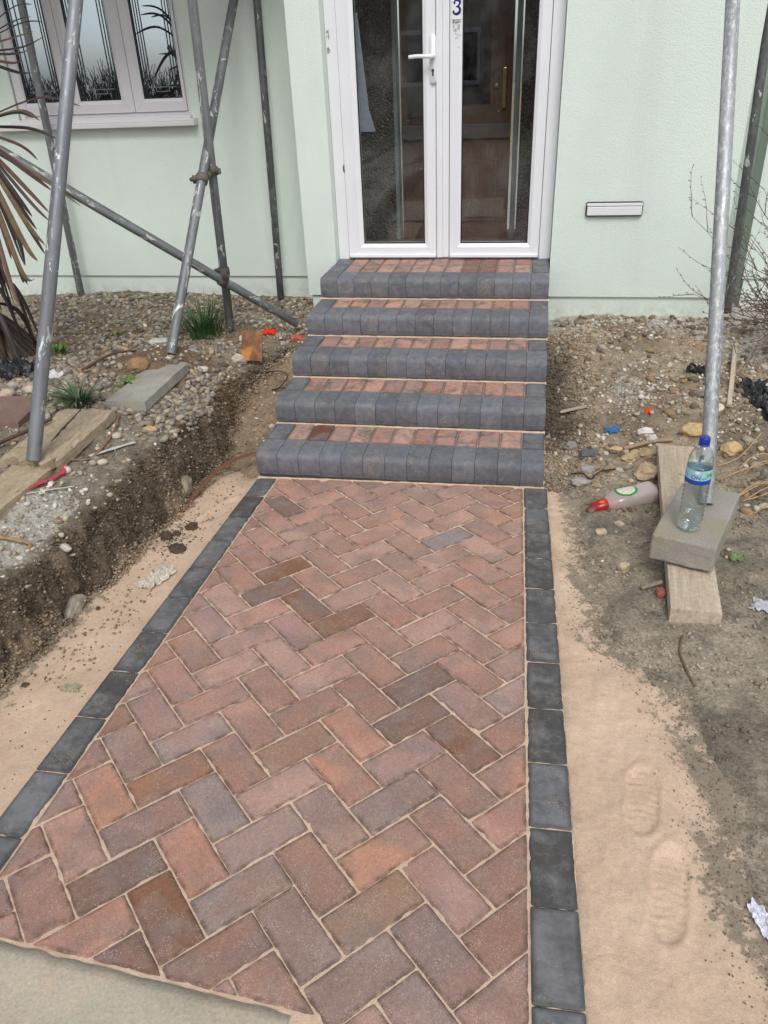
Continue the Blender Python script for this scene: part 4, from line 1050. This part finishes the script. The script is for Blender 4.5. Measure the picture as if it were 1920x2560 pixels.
# ------------------------------------------------------------ bottles
def txt(s, size):
    cu = bpy.data.curves.new('t', 'FONT'); cu.body = s; cu.size = size; cu.resolution_u = 4; cu.extrude = 0
    o = bpy.data.objects.new('t', cu); COL.objects.link(o); dg = bpy.context.evaluated_depsgraph_get(); dg.update()
    me = bpy.data.meshes.new_from_object(o.evaluated_get(dg)); v = [p.co.copy() for p in me.vertices]; f = [list(p.vertices) for p in me.polygons]
    bpy.data.objects.remove(o); bpy.data.meshes.remove(me); return v, f
BX, BY, BZ = .480, -.640, .2265
bt = thing('water_bottle', (BX, BY, BZ), 'clear plastic water bottle with blue cap standing on the concrete block', 'bottle')
RB = .0415
pr = [(.018, .0), (.034, .001), (.040, .010), (.0405, .03)]
for i in range(8):
    z = .045+i*.0165; pr += [(RB, z), (RB-.0018, z+.006), (RB-.0022, z+.0085), (RB-.0005, z+.012)]
pr += [(RB, .180), (RB-.0012, .184), (RB-.0012, .236), (RB, .240), (RB-.0015, .255), (.0375, .272), (.030, .292), (.020, .308), (.0145, .316), (.0135, .325)]
BM = Matrix.Translation((BX, BY, BZ))
ob('bottle_shell', lathe(pr, 40, BM), m_glass('clear_plastic', (.94, .965, .97), 1.5, False, 3.2), bt, True)
b = NB('water'); MAT['water'] = m_glass('still_water', (.93, .97, .98), 1.33, False, 2.0)
ob('water', lathe([(.0, .004)]+[(max(.002, r-.0013), z+.001) for r, z in pr if z < .24 and z > .0]+[(.038, .243), (.0, .2431)], 40, BM), MAT['water'], bt, True)
ob('cap', lathe([(.0, .318), (.0165, .3185), (.0172, .321), (.0168, .338), (.0155, .341), (.0, .3415)], 28, BM), plain('blue_cap', (.02, .035, .30), .35, 0, .05), bt, True)
ob('cap_collar', lathe([(.0138, .312), (.0178, .313), (.0178, .3165), (.0138, .317)], 28, BM), plain('blue_ring', (.03, .06, .38), .35), bt, True)
def lab(z0, z1, a0, a1, mt, r=RB-.0003, name='label', n=40, wave=0):
    V = []; F = []
    for i in range(n+1):
        a = R(a0+(a1-a0)*i/n); w = wave*math.sin(i/n*9)
        V += [(BX+r*math.cos(a), BY+r*math.sin(a), BZ+z0), (BX+r*math.cos(a), BY+r*math.sin(a), BZ+z1+w)]
    F = [[2*i, 2*i+2, 2*i+3, 2*i+1] for i in range(n)]
    return ob(name, (V, F), mt, bt, True)
l_b = plain('label_blue', (.015, .06, .36), .35, 0, .1); l_p = plain('label_pale', (.32, .58, .78), .35, 0, .15, 60); l_t = plain('label_teal', (.30, .62, .62), .35, 0, .15, 50); l_g = plain('label_green', (.10, .42, .03), .4, 0, .4, 90); l_w = plain('label_white', (.75, .8, .82), .4)
lab(.184, .200, 0, 360, l_b); lab(.200, .222, 0, 360, l_p); lab(.222, .236, 0, 360, l_t)
rq = RB+.0004
def wrap(vf, a0, z0, mt, name, r=rq):
    o = ob(name, ([(BX+r*math.cos(R(a0)+p.x/r), BY+r*math.sin(R(a0)+p.x/r), BZ+z0+p.y) for p in vf[0]], vf[1]), mt, bt); return o
wrap(txt('ON', .020), 226, .2035, MAT['blue'], 'label_lettering')
lg = random.Random(2)
for i in range(16):
    u = lg.uniform(-.004, .030); v = lg.uniform(-.006, .012)+u*.1; s = lg.uniform(.005, .010); t = lg.uniform(-.6, 1.2)
    P = [Vector((u+s*math.cos(t)*k-.35*s*math.sin(t)*m_, v+s*math.sin(t)*k+.35*s*math.cos(t)*m_, 0)) for k, m_ in ((-1, 0), (0, -1), (1, 0), (0, 1))]
    wrap((P, [[0, 1, 2, 3]]), 285, .214, l_g, 'label_leaf', rq+.0002*(i % 3))
lab(.224, .234, 242, 262, l_w, rq+.0001, 'label_patch', 8); lab(.222, .236, 296, 330, plain('label_mint', (.42, .70, .66), .4), rq+.0001, 'label_patch', 8)
wrap(txt('ED', .009), 300, .226, l_w, 'label_lettering', rq+.0004)
wrap(txt('natural mineral', .0045), 236, .190, l_w, 'label_lettering', rq) if False else None

def loft(secs, n=28, closed=True):
    """secs: (x, cy, cz, ry, rz, squareness)"""
    V = []; F = []
    for x, cy, cz, ry, rz, e in secs:
        for k in range(n):
            a = 2*math.pi*k/n; c, s = math.cos(a), math.sin(a)
            V.append((x, cy+ry*math.copysign(abs(c)**e, c), cz+rz*math.copysign(abs(s)**e, s)))
    for i in range(len(secs)-1):
        for k in range(n): k2 = (k+1) % n; F.append([i*n+k, (i+1)*n+k, (i+1)*n+k2, i*n+k2])
    F.append(list(range(n))); F.append([(len(secs)-1)*n+k for k in range(n)][::-1])
    return V, F
DP = Vector((.180, -.180, -.016)); DE = Vector((.463, -.072, .012)); dd = (DE-DP).normalized(); LB = (DE-DP).length
dm = Matrix((dd, Vector((0, 0, 1)).cross(dd).normalized(), dd.cross(Vector((0, 0, 1)).cross(dd).normalized()))).transposed().to_4x4(); dm.translation = DP
dt = thing('detergent_bottle', DP, 'empty clear detergent bottle with red cap lying on the soil', 'bottle')
body = [(.075, 0, .030, .022, .020, 1), (.090, 0, .036, .034, .027, .9), (.115, 0, .040, .046, .034, .85), (.145, 0, .042, .052, .038, .8), (.185, .001, .042, .051, .038, .8), (.225, .002, .042, .048, .038, .75), (.262, .002, .043, .050, .041, .7), (.288, .002, .043, .050, .041, .7), (.298, .002, .043, .044, .035, .7), (LB, .002, .043, .02, .013, .7)]
ob('bottle_body', tf(loft(body), dm), m_glass('pinkish_plastic', (.88, .78, .76), 1.45, True, 1.8, .42, (.95, .97, 1), (.80, .70, .67)), dt, True)
liq = [(.086, 0, .034, .027, .021, .9), (.10, 0, .034, .036, .025, .9), (.118, -.004, .033, .040, .024, .85), (.130, -.010, .026, .034, .016, .85)]
ob('red_liquid', tf(loft(liq), dm), plain('red_dregs', (.50, .02, .018), .2), dt, True)
ob('cap', tf(loft([(-.004, 0, .024, .006, .006, 1), (.0, 0, .024, .010, .010, 1), (.022, 0, .026, .012, .012, 1), (.026, 0, .028, .022, .020, 1), (.050, 0, .032, .029, .024, 1), (.080, 0, .035, .032, .026, .95), (.088, 0, .035, .030, .024, .9)]), dm), plain('red_cap', (.38, .022, .022), .3, 0, .2), dt, True)
ob('cap_hinge', tf(rock((.062, -.012, .056), .011, 2, 2, .1, (1.4, .8, .6)), dm), plain('orange_cap', (.85, .12, .02), .4), dt, True)
def patch(r, x0, x1, a0, a1, mt, off, name='label'):
    V = []; n = 18; mm = 10
    for j in range(mm+1):
        for i in range(n+1):
            u = i/n*2-1; v = j/mm*2-1; q = math.sqrt(max(0., 1-v*v))
            x = (x0+x1)/2+u*q*(x1-x0)/2; a = R((a0+a1)/2+v*(a1-a0)/2)
            ry = itp(x, [(s[0], s[3]) for s in body]); rz = itp(x, [(s[0], s[4]) for s in body]); c, s_ = math.cos(a), math.sin(a)
            V.append((x, ry*math.copysign(abs(c)**.8, c)*off, .042+rz*math.copysign(abs(s_)**.8, s_)*off))
    return ob(name, tf((V, [[j*(n+1)+i, j*(n+1)+i+1, (j+1)*(n+1)+i+1, (j+1)*(n+1)+i] for j in range(mm) for i in range(n)]), dm), mt, dt, True)
patch(0, .128, .222, 35, 130, plain('label_dgreen', (.03, .26, .03), .4, 0, .5, 120), 1.015)
patch(0, .138, .212, 48, 118, plain('label_cream', (.62, .60, .50), .4, 0, .25, 120), 1.03)

# ------------------------------------------------------------ scraps and litter
def crumple(name, label, cat, c, sx, sy, h, col, seed, mt='cloth', n=22, rz=0, group=None, zf=None, pinch=0.0):
    V = []; ca, sa = math.cos(rz), math.sin(rz)
    for j in range(n+1):
        for i in range(n+1):
            u, v = i/n*2-1, j/n*2-1
            e = 1+.35*nz(u*2.2, v*2.2, seed)+.12*nz(u*6, v*6, seed+3); pn = 1-pinch*abs(u)
            x, y = u*sx*e, v*sy*e*pn; x2, y2 = c[0]+x*ca-y*sa, c[1]+x*sa+y*ca
            z = abs(fbm(u*2.4, v*2.4, seed+9, 4))*h+.25*h*(1-u*u)*(1-v*v)
            V.append((x2, y2, (zf or gz)(x2, y2)+.003+z))
    o = ob(name, (V, [[j*(n+1)+i, j*(n+1)+i+1, (j+1)*(n+1)+i+1, (j+1)*(n+1)+i] for j in range(n) for i in range(n)]), MAT[mt], None, False, at=(c[0], c[1], c[2] if len(c) > 2 else gz(*c)))
    o.modifiers.new('s', 'SOLIDIFY').thickness = .0012
    o.color = (*col, 1); return fin(o, label, cat, group)
sl_ = lambda x, y: max(gz(x, y), sandz(x, y, True))
sr_ = lambda x, y: max(gz(x, y), sandz(x, y, False))
crumple('rag', 'crumpled translucent white plastic scrap on the sand by the edging', 'scrap', (-1.425, -.875), .034, .072, .04, s2l(205, 196, 184), 3, zf=sl_, rz=-.3, n=26)
crumple('putty_scrap', 'small pale green putty scrap on the left sand', 'scrap', (-1.413, -1.50), .026, .014, .014, s2l(160, 158, 132), 5, zf=sl_)
crumple('glove_scrap', 'torn blue glove scrap on the soil right of the steps', 'scrap', (.318, .45), .030, .022, .035, s2l(72, 128, 186), 7, rz=-.4, pinch=.5)
crumple('litter_scrap', 'tiny orange plastic scrap among the white chips', 'scrap', (.50, .62), .014, .012, .02, s2l(232, 78, 34), 9)
crumple('litter_scrap', 'red and white plastic scrap below the open tube end', 'scrap', (-1.69, 1.47), .035, .03, .04, s2l(228, 66, 40), 11)
crumple('litter_scrap', 'pinkish red scrap right against the third step', 'scrap', (-1.51, 1.45), .035, .018, .02, s2l(206, 96, 82), 13)
crumple('leaf', 'fallen pale green leaf beside the plank', 'leaf', (.69, -.545), .030, .026, .02, s2l(120, 146, 98), 15, pinch=.6, rz=.6)
crumple('rag', 'woven grey and white cloth scrap at the right edge', 'scrap', (.70, -.865), .035, .034, .02, s2l(186, 188, 196), 17, rz=-.4)
crumple('paper_scrap', 'folded white paper scrap at the bottom right edge', 'scrap', (.442, -2.00), .016, .055, .02, s2l(226, 226, 236), 19, zf=sr_, rz=.35, pinch=.4)
crumple('polythene_sheet', 'torn black polythene sheet under the bare shrub', 'sheet', (1.06, .74), .09, .16, .04, (.014, .015, .017), 21, 'dkplastic', rz=.3)
crumple('polythene_sheet', 'black polythene flap behind the galvanised tube', 'sheet', (.80, 1.0), .07, .04, .035, (.014, .015, .017), 23, 'dkplastic', rz=-.5)
crumple('polythene_sheet', 'black plastic scrap at the left edge by the plant base', 'sheet', (-2.75, .42), .13, .12, .08, (.014, .015, .017), 25, 'dkplastic', rz=.2)
crumple('polythene_sheet', 'white plastic scrap beside the black one at left', 'sheet', (-2.50, .34), .06, .04, .03, s2l(206, 206, 204), 27, rz=.2)
def strap(name, label, cat, pts, w, col, mt='ocol', group=None, th=.0015):
    P = spline(pts, 8); V = []; F = []
    for i, p in enumerate(P):
        d = (P[min(i+1, len(P)-1)]-P[max(i-1, 0)]).normalized(); s = d.cross(Vector((0, 0, 1))).normalized(); k = w*(.5+.12*math.sin(i*.9))
        V += [p+s*k, p-s*k]
    o = ob(name, (V, [[2*i, 2*i+1, 2*i+3, 2*i+2] for i in range(len(P)-1)]), MAT[mt], at=pts[0]); o.modifiers.new('s', 'SOLIDIFY').thickness = th; o.color = (*col, 1)
    return fin(o, label, cat, group)
strap('plastic_strap', 'pinkish red plastic strap on the bank below the plank', 'strap', [gp(-1.880, -.85, .014), gp(-1.862, -.79, .014), gp(-1.842, -.73, .018), gp(-1.828, -.685, .014), gp(-1.850, -.635, .016)], .016, s2l(206, 60, 76))
strap('cable_tie', 'thin white plastic tie lying on the bank', 'strap', [gp(-1.87, -.87, .010), gp(-1.82, -.80, .010), gp(-1.769, -.729, .012)], .005, s2l(214, 212, 204))
strap('mesh_strip', 'white mesh tape strip on the soil above the bank edge', 'strap', [gp(-1.821, -.506, .010), gp(-1.775, -.41, .014), gp(-1.726, -.308, .010)], .018, s2l(206, 206, 200))
sticko('cable', 'brown cable looping over the soil from the broken plank', 'cable', [gp(-1.878, -.606, .012), gp(-1.84, -.57), gp(-1.807, -.521), gp(-1.808, -.40), gp(-1.82, -.289), gp(-1.873, -.13)], .005, s2l(140, 108, 78))
sticko('cable', 'frayed brown strand lying on the bank at the left edge', 'cable', [gp(-1.86, -1.16, .01), gp(-1.821, -1.123, .012), gp(-1.77, -1.10, .012), gp(-1.74, -1.085, .01), gp(-1.731, -1.11, .006)], .007, s2l(158, 132, 98))
strap('metal_strap', 'flat brown strap curving over the sand to the bottom step', 'strap', [(-1.561, -.333, sl_(-1.561, -.333)+.006), (-1.552, -.20, -.012), (-1.53, -.05, .006), (-1.48, .07, .022), (-1.40, .15, .034), (-1.318, .17, .040)], .022, s2l(118, 82, 58), th=.003)
sticko('wire', 'black wire looping over the gravel beside the steps', 'wire', [gp(-1.66, .95, .012), gp(-1.58, .99, .02), gp(-1.49, 1.0, .03), gp(-1.43, .94, .04), gp(-1.44, .86, .03), gp(-1.48, .83, .02)], .003, (.02, .018, .017))
sticko('wire', 'short black wire touching the second step', 'wire', [gp(-1.50, .85, .012), gp(-1.42, .84, .03), (-1.33, .82, .10)], .003, (.02, .018, .017))
sticko('root', 'curled black root on the pale lumps right of the steps', 'root', [gp(.12, .10, .02), gp(.17, .06, .025), gp(.20, .03, .02), gp(.24, .07, .02), gp(.31, .12, .015)], .0035, (.035, .025, .02))
sticko('root', 'thin brown root on the grey soil below the lower plank', 'root', [gp(.425, -1.04, .006), gp(.405, -1.12, .008), gp(.41, -1.19, .006), gp(.425, -1.27, .004)], .004, s2l(110, 92, 72))
sticko('stick', 'grey stick lying against the left side of the lower plank', 'stick', [gp(.33, -.78, .012), gp(.40, -.75, .02)], .008, s2l(140, 128, 110))
sticko('stick', 'long pale stick on the soil left of the upper plank end', 'stick', [gp(.36, .29, .015), gp(.48, .33, .02), gp(.58, .36, .02)], .010, s2l(164, 138, 108))
sticko('stick', 'thin dark stick along the red slab at the left edge', 'stick', [gp(-2.20, -.55, .03), gp(-2.12, -.42, .04), gp(-2.07, -.33, .05)], .007, s2l(86, 62, 46))
sticko('stick', 'dark branch lying left of the paving slab', 'stick', [gp(-2.36, .42, .02), gp(-2.28, .60, .03), gp(-2.20, .76, .02)], .007, s2l(96, 72, 54))
STL = ['pale dry stem in the tangled heap at the right edge']*14
for i in range(14):
    a = rnd.uniform(-.4, .9); x = rnd.uniform(.78, 1.0); y = rnd.uniform(-.25, .35); L = rnd.uniform(.15, .3)
    x2, y2 = x+L*math.cos(a), y+L*math.sin(a)
    sticko('dry_stem', STL[i], 'stem', [(x-.05, y-.04, gz(x, y)+.01), (x+.05, y+.02, gz(x, y)+rnd.uniform(.02, .06)), (x2, y2, gz(x2, y2)+rnd.uniform(.03, .10))], .0028, s2l(178, 150, 112), group='dry stems heaped at the right edge')

# ------------------------------------------------------------ plants
def tuft(label, x, y, n, L, col, seed, spread=.05, droop=.6, name='grass_tuft', w=.004):
    rg = random.Random(seed); parts = []
    for i in range(n):
        a = rg.uniform(0, 6.28); r = rg.uniform(0, spread); bx_, by_ = x+r*math.cos(a), y+r*math.sin(a); l = L*rg.uniform(.55, 1.1); o = rg.uniform(.3, 1.0)*droop
        z0 = gz(bx_, by_)-.005; V = []; m_ = 6
        for k in range(m_+1):
            t = k/m_; d = l*o*t*t; h = l*(t-.45*o*t*t); px, py = bx_+d*math.cos(a), by_+d*math.sin(a); ww = w*(1-t**2.2)+.0003
            V += [(px-ww*math.sin(a), py+ww*math.cos(a), z0+h), (px+ww*math.sin(a), py-ww*math.cos(a), z0+h+.001)]
        parts.append((V, [[2*k, 2*k+1, 2*k+3, 2*k+2] for k in range(m_)]))
    o = ob(name, join(*parts), MAT['grass'], None, True, at=(x, y, gz(x, y))); o.color = (*col, 1); return fin(o, label, 'plant')
tuft('long green grass tuft behind the leaning tube', -2.08, 1.36, 150, .26, (.05, .12, .035), 1, .13, .9)
tuft('low dark green grass clump behind the broken plank', -2.10, -.06, 120, .14, (.055, .10, .045), 2, .06, 1.25)
tuft('small bright green weed at the paving slab corner', -1.995, .22, 60, .055, (.12, .25, .03), 3, .035, 1.0, 'weed', .007)
tuft('small bright weed left of the thick tube', -2.75, .85, 40, .10, (.10, .21, .03), 4, .04, .8, 'weed', .009)
tuft('little weed in the gravel left of the grey tile shard', -2.62, 1.25, 30, .06, (.08, .17, .03), 5, .04, 1.0, 'weed', .008)
# cordyline with sword leaves at the left edge
ROOT = (Vector((-2.839, .827, 1.77)), Vector((-2.798, .653, 1.462)))
cp = thing('cordyline', (-3.22, .74, .25), 'spiky brown purple cordyline reaching in from the left edge', 'plant')
LV = [(-2.536,0.816,1.928,-2.339,0.695,1.936),(-2.585,0.867,1.878,-2.442,0.833,1.899),(-2.513,0.826,1.871,-2.334,0.735,1.871),(-2.591,0.847,1.816,-2.445,0.833,1.841),(-2.549,0.838,1.777,-2.406,0.841,1.819),(-2.516,0.664,1.751,-2.346,0.488,1.761),(-2.466,0.657,1.749,-2.261,0.476,1.765),(-2.624,0.851,1.719,-2.572,0.879,1.73),(-2.503,0.683,1.682,-2.335,0.552,1.673),(-2.387,0.633,1.571,-2.101,0.503,1.537),(-2.594,0.785,1.518,-2.521,0.829,1.471),(-2.528,0.641,1.514,-2.378,0.562,1.495),(-2.52,0.709,1.445,-2.38,0.718,1.394),(-2.499,0.572,1.386,-2.354,0.471,1.328),(-2.41,0.553,1.242,-2.194,0.479,1.125),(-2.419,0.439,1.296,-2.184,0.253,1.225),(-2.494,0.52,1.217,-2.338,0.436,1.105),(-2.506,0.547,1.152,-2.408,0.529,1.053),(-2.505,0.465,1.184,-2.38,0.359,1.1),(-2.528,0.498,1.139,-2.425,0.436,1.029),(-2.479,0.443,1.064,-2.358,0.352,0.934),(-2.392,0.307,1.107,-2.172,0.087,1.028),(-2.546,0.443,1.044,-2.475,0.349,0.881),(-2.5,0.328,0.918,-2.423,0.23,0.83),(-2.437,0.318,1.024,-2.274,0.157,0.945),(-2.396,0.19,0.927,-2.198,-0.011,0.904),(-2.573,0.342,0.828,-2.528,0.303,0.717),(-2.545,0.356,1.038,-2.447,0.221,0.941),(-2.533,0.373,0.94,-2.447,0.288,0.809)]
rl = random.Random(8)
LC = [s2l(*c) for c in ((66, 48, 42), (46, 38, 34), (88, 62, 48), (36, 33, 30), (98, 78, 54), (42, 34, 31), (76, 50, 46))]
def blade(a, m_, t, w, col):
    P = spline([a, m_, t], 7); V = []; F = []
    for i, p in enumerate(P):
        d = (P[min(i+1, len(P)-1)]-P[max(i-1, 0)]).normalized(); s = d.cross(Vector((0, -.6, .8))).normalized(); u = s.cross(d)
        k = i/(len(P)-1); ww = w*min(1, .45+k*1.4)*(1-k**3)**.8+.0004
        V += [p+s*ww+u*ww*.35, p, p-s*ww+u*ww*.35]
    for i in range(len(P)-1): F += [[3*i, 3*i+1, 3*i+4, 3*i+3], [3*i+1, 3*i+2, 3*i+5, 3*i+4]]
    o = ob('leaf', (V, F), MAT['leafm'], cp, True); o.color = (*col, 1)
for i, q in enumerate(LV):
    blade(ROOT[0] if i < 9 else ROOT[1], Vector(q[:3]), Vector(q[3:]), rl.uniform(.007, .013), rl.choice(LC))
for i in range(18):
    h = rl.randrange(2); a = rl.uniform(2.6, 5.0); e = rl.uniform(-1.0, .9); L = rl.uniform(.45, .7); d = Vector((math.cos(a)*math.cos(e), math.sin(a)*math.cos(e), math.sin(e)))
    blade(ROOT[h], ROOT[h]+d*L*.55+Vector((0, 0, .06)), ROOT[h]+d*L+Vector((0, 0, -.08)), .015, rl.choice(LC))
for i in range(26):      # dead hanging skirt leaves round the stem
    a = rl.uniform(-1.5, 1.0); z = rl.uniform(.55, 1.35); c = Vector((-3.05, .70, z)); o_ = rl.uniform(.12, .30)
    blade(c, c+Vector((math.cos(a)*o_*.8, math.sin(a)*o_*.8-.05, -.10)), c+Vector((math.cos(a)*o_*1.2, math.sin(a)*o_-.10, -rl.uniform(.35, .6))), .013, tuple(k*.6 for k in rl.choice(LC[1:5])))
o = ob('trunk', tube(spline([(-3.25, .76, .18), (-3.15, .74, .6), (-3.0, .72, 1.1), (-2.80, .653, 1.462), (-2.84, .80, 1.75)], 6), [.09]*8+[.065]*8+[.045]*9, 10), MAT['twig'], cp, True); o.color = (*s2l(92, 70, 52), 1)
for i in range(90):      # old fibre mass at the foot
    a = rl.uniform(-1.4, .6); c = Vector((-3.16, .74, rl.uniform(.35, .62))); e = c+Vector((math.cos(a)*.32, math.sin(a)*.34, 0)); e.z = gz(e.x, e.y)+.01
    blade(c, (c+e)/2+Vector((0, 0, .05)), e, .010, mixc((.022, .015, .010), (.075, .048, .028), rl.random()))
# bare shrub at the right edge
sh = thing('bare_shrub', (1.42, 1.35, .2), 'leafless twiggy shrub at the right edge before the wall', 'shrub')
rb = random.Random(21)
def twigbr(p, d, L, r, lvl, acc):
    P = [Vector(p)]; d = Vector(d).normalized(); n = 7
    for i in range(n):
        d = (d+Vector((rb.uniform(-.16, .16), rb.uniform(-.16, .16), rb.uniform(-.10, .14)+.03))).normalized(); P.append(P[-1]+d*L/n)
    acc.append(tube(P, [r*(1-.75*i/n) for i in range(n+1)], 5))
    for i in range(1, n+1):
        if lvl == 0 and rb.random() < .75:
            s = d.cross(Vector((rb.uniform(-1, 1), rb.uniform(-1, 1), rb.uniform(-1, 1)))).normalized()
            twigbr(P[i], (d+s*.8), L*rb.uniform(.25, .45), r*.55, 1, acc)
        elif rb.random() < .8:
            s = d.cross(Vector((rb.uniform(-1, 1), rb.uniform(-1, 1), rb.uniform(-1, 1)))).normalized()
            acc.append(tube([P[i], P[i]+(d+s).normalized()*rb.uniform(.008, .022)], [r*.6, r*.9], 4))
for i in range(46):
    acc = []; z = rb.uniform(.22, .75); tgt = Vector((rb.uniform(.70, 1.3), rb.uniform(.75, 1.65), rb.choice((rb.uniform(.28, .7), rb.uniform(.3, 1.35)))))
    b0 = Vector((1.42+rb.uniform(-.1, .15), 1.35+rb.uniform(-.2, .15), rb.uniform(.2, .55))); dv = tgt-b0
    twigbr(b0, dv+Vector((0, 0, -.1)), dv.length*rb.uniform(.75, 1.1), rb.uniform(.0034, .0052), 0, acc)
    o = ob('branch', join(*acc), MAT['twig'], sh, True); o.color = (*mixc(s2l(92, 76, 70), s2l(120, 100, 84), rb.random()), 1)
o = ob('stem', join(*[tube([(1.42+dx*.3, 1.35+dx*.2, .1), (1.42+dx, 1.35+dx*.5, .4), (1.42+dx*1.8, 1.3, .8)], [.014, .011, .006], 7) for dx in (-.08, 0, .07, .13)]), MAT['twig'], sh, True); o.color = (*s2l(96, 80, 68), 1)

# ------------------------------------------------------------ what the panes mirror: shrubs and a house over the road
hg = []; rh = random.Random(6)
for i in range(4200):
    x = rh.uniform(-17, -5); y = rh.uniform(-8.6, -7.4); h = rh.uniform(.75, 1.55)+.9*abs(nz(x*.9, 4)); p = Vector((x, y, .1))
    for k in range(3):
        q = p+Vector((rh.uniform(-.34, .34), rh.uniform(-.2, .2), h/3)); r_ = .020*(1-k*.3)
        s = Vector((r_, 0, 0)); s2 = Vector((0, r_, 0)); hg.append(([p-s, p+s, q+s*.6, q-s*.6, p-s2, p+s2, q+s2*.6, q-s2*.6], [[0, 1, 2, 3], [4, 5, 6, 7]])); p = q
Vh, Fh = [], []
for v, f in hg:
    b0 = len(Vh); Vh += v; Fh += [[i+b0 for i in q] for q in f]
o = ob('hedge', (Vh, Fh), MAT['twig']); o.color = (.085, .075, .065, 1); fin(o, 'bare hedge across the road, only mirrored in the window', kind='stuff')
oh = thing('opposite_house', (-3, -15, .1), 'house across the road seen only as a reflection in the door glass', 'house')
ob('wall', box(-9, 4, -18, -15, -.2, 5.5), plain('taupe_render', (.30, .26, .22), .9), oh)
for x0, x1, z0, z1 in ((-7.8, -5.8, 1.1, 2.3), (-3.6, -1.6, 1.1, 2.3), (1.0, 2.6, 1.1, 2.3), (-7.6, -6, 3.5, 4.7), (-3.4, -1.8, 3.5, 4.7)):
    w_ = ob('window', box(x0, x1, -15, -14.95, z0, z1), MAT['winwhite'], oh)
    for k in range(2): ob('pane', box(x0+.08+k*(x1-x0)/2, x0-.08+(k+1)*(x1-x0)/2, -14.95, -14.93, z0+.1, z1-.1), MAT['black'], w_)
ob('door', box(-1.0, -.1, -15, -14.93, .05, 2.1), MAT['inner'], oh)
V = [(-9.4, -14.6, 5.4), (4.4, -14.6, 5.4), (4.4, -16.5, 7.4), (-9.4, -16.5, 7.4), (-9.4, -18.4, 5.4), (4.4, -18.4, 5.4)]
ob('roof', (V, [[0, 1, 2, 3], [3, 2, 5, 4], [0, 3, 4], [1, 5, 2]]), plain('roof_tiles', (.12, .07, .055), .9), oh)
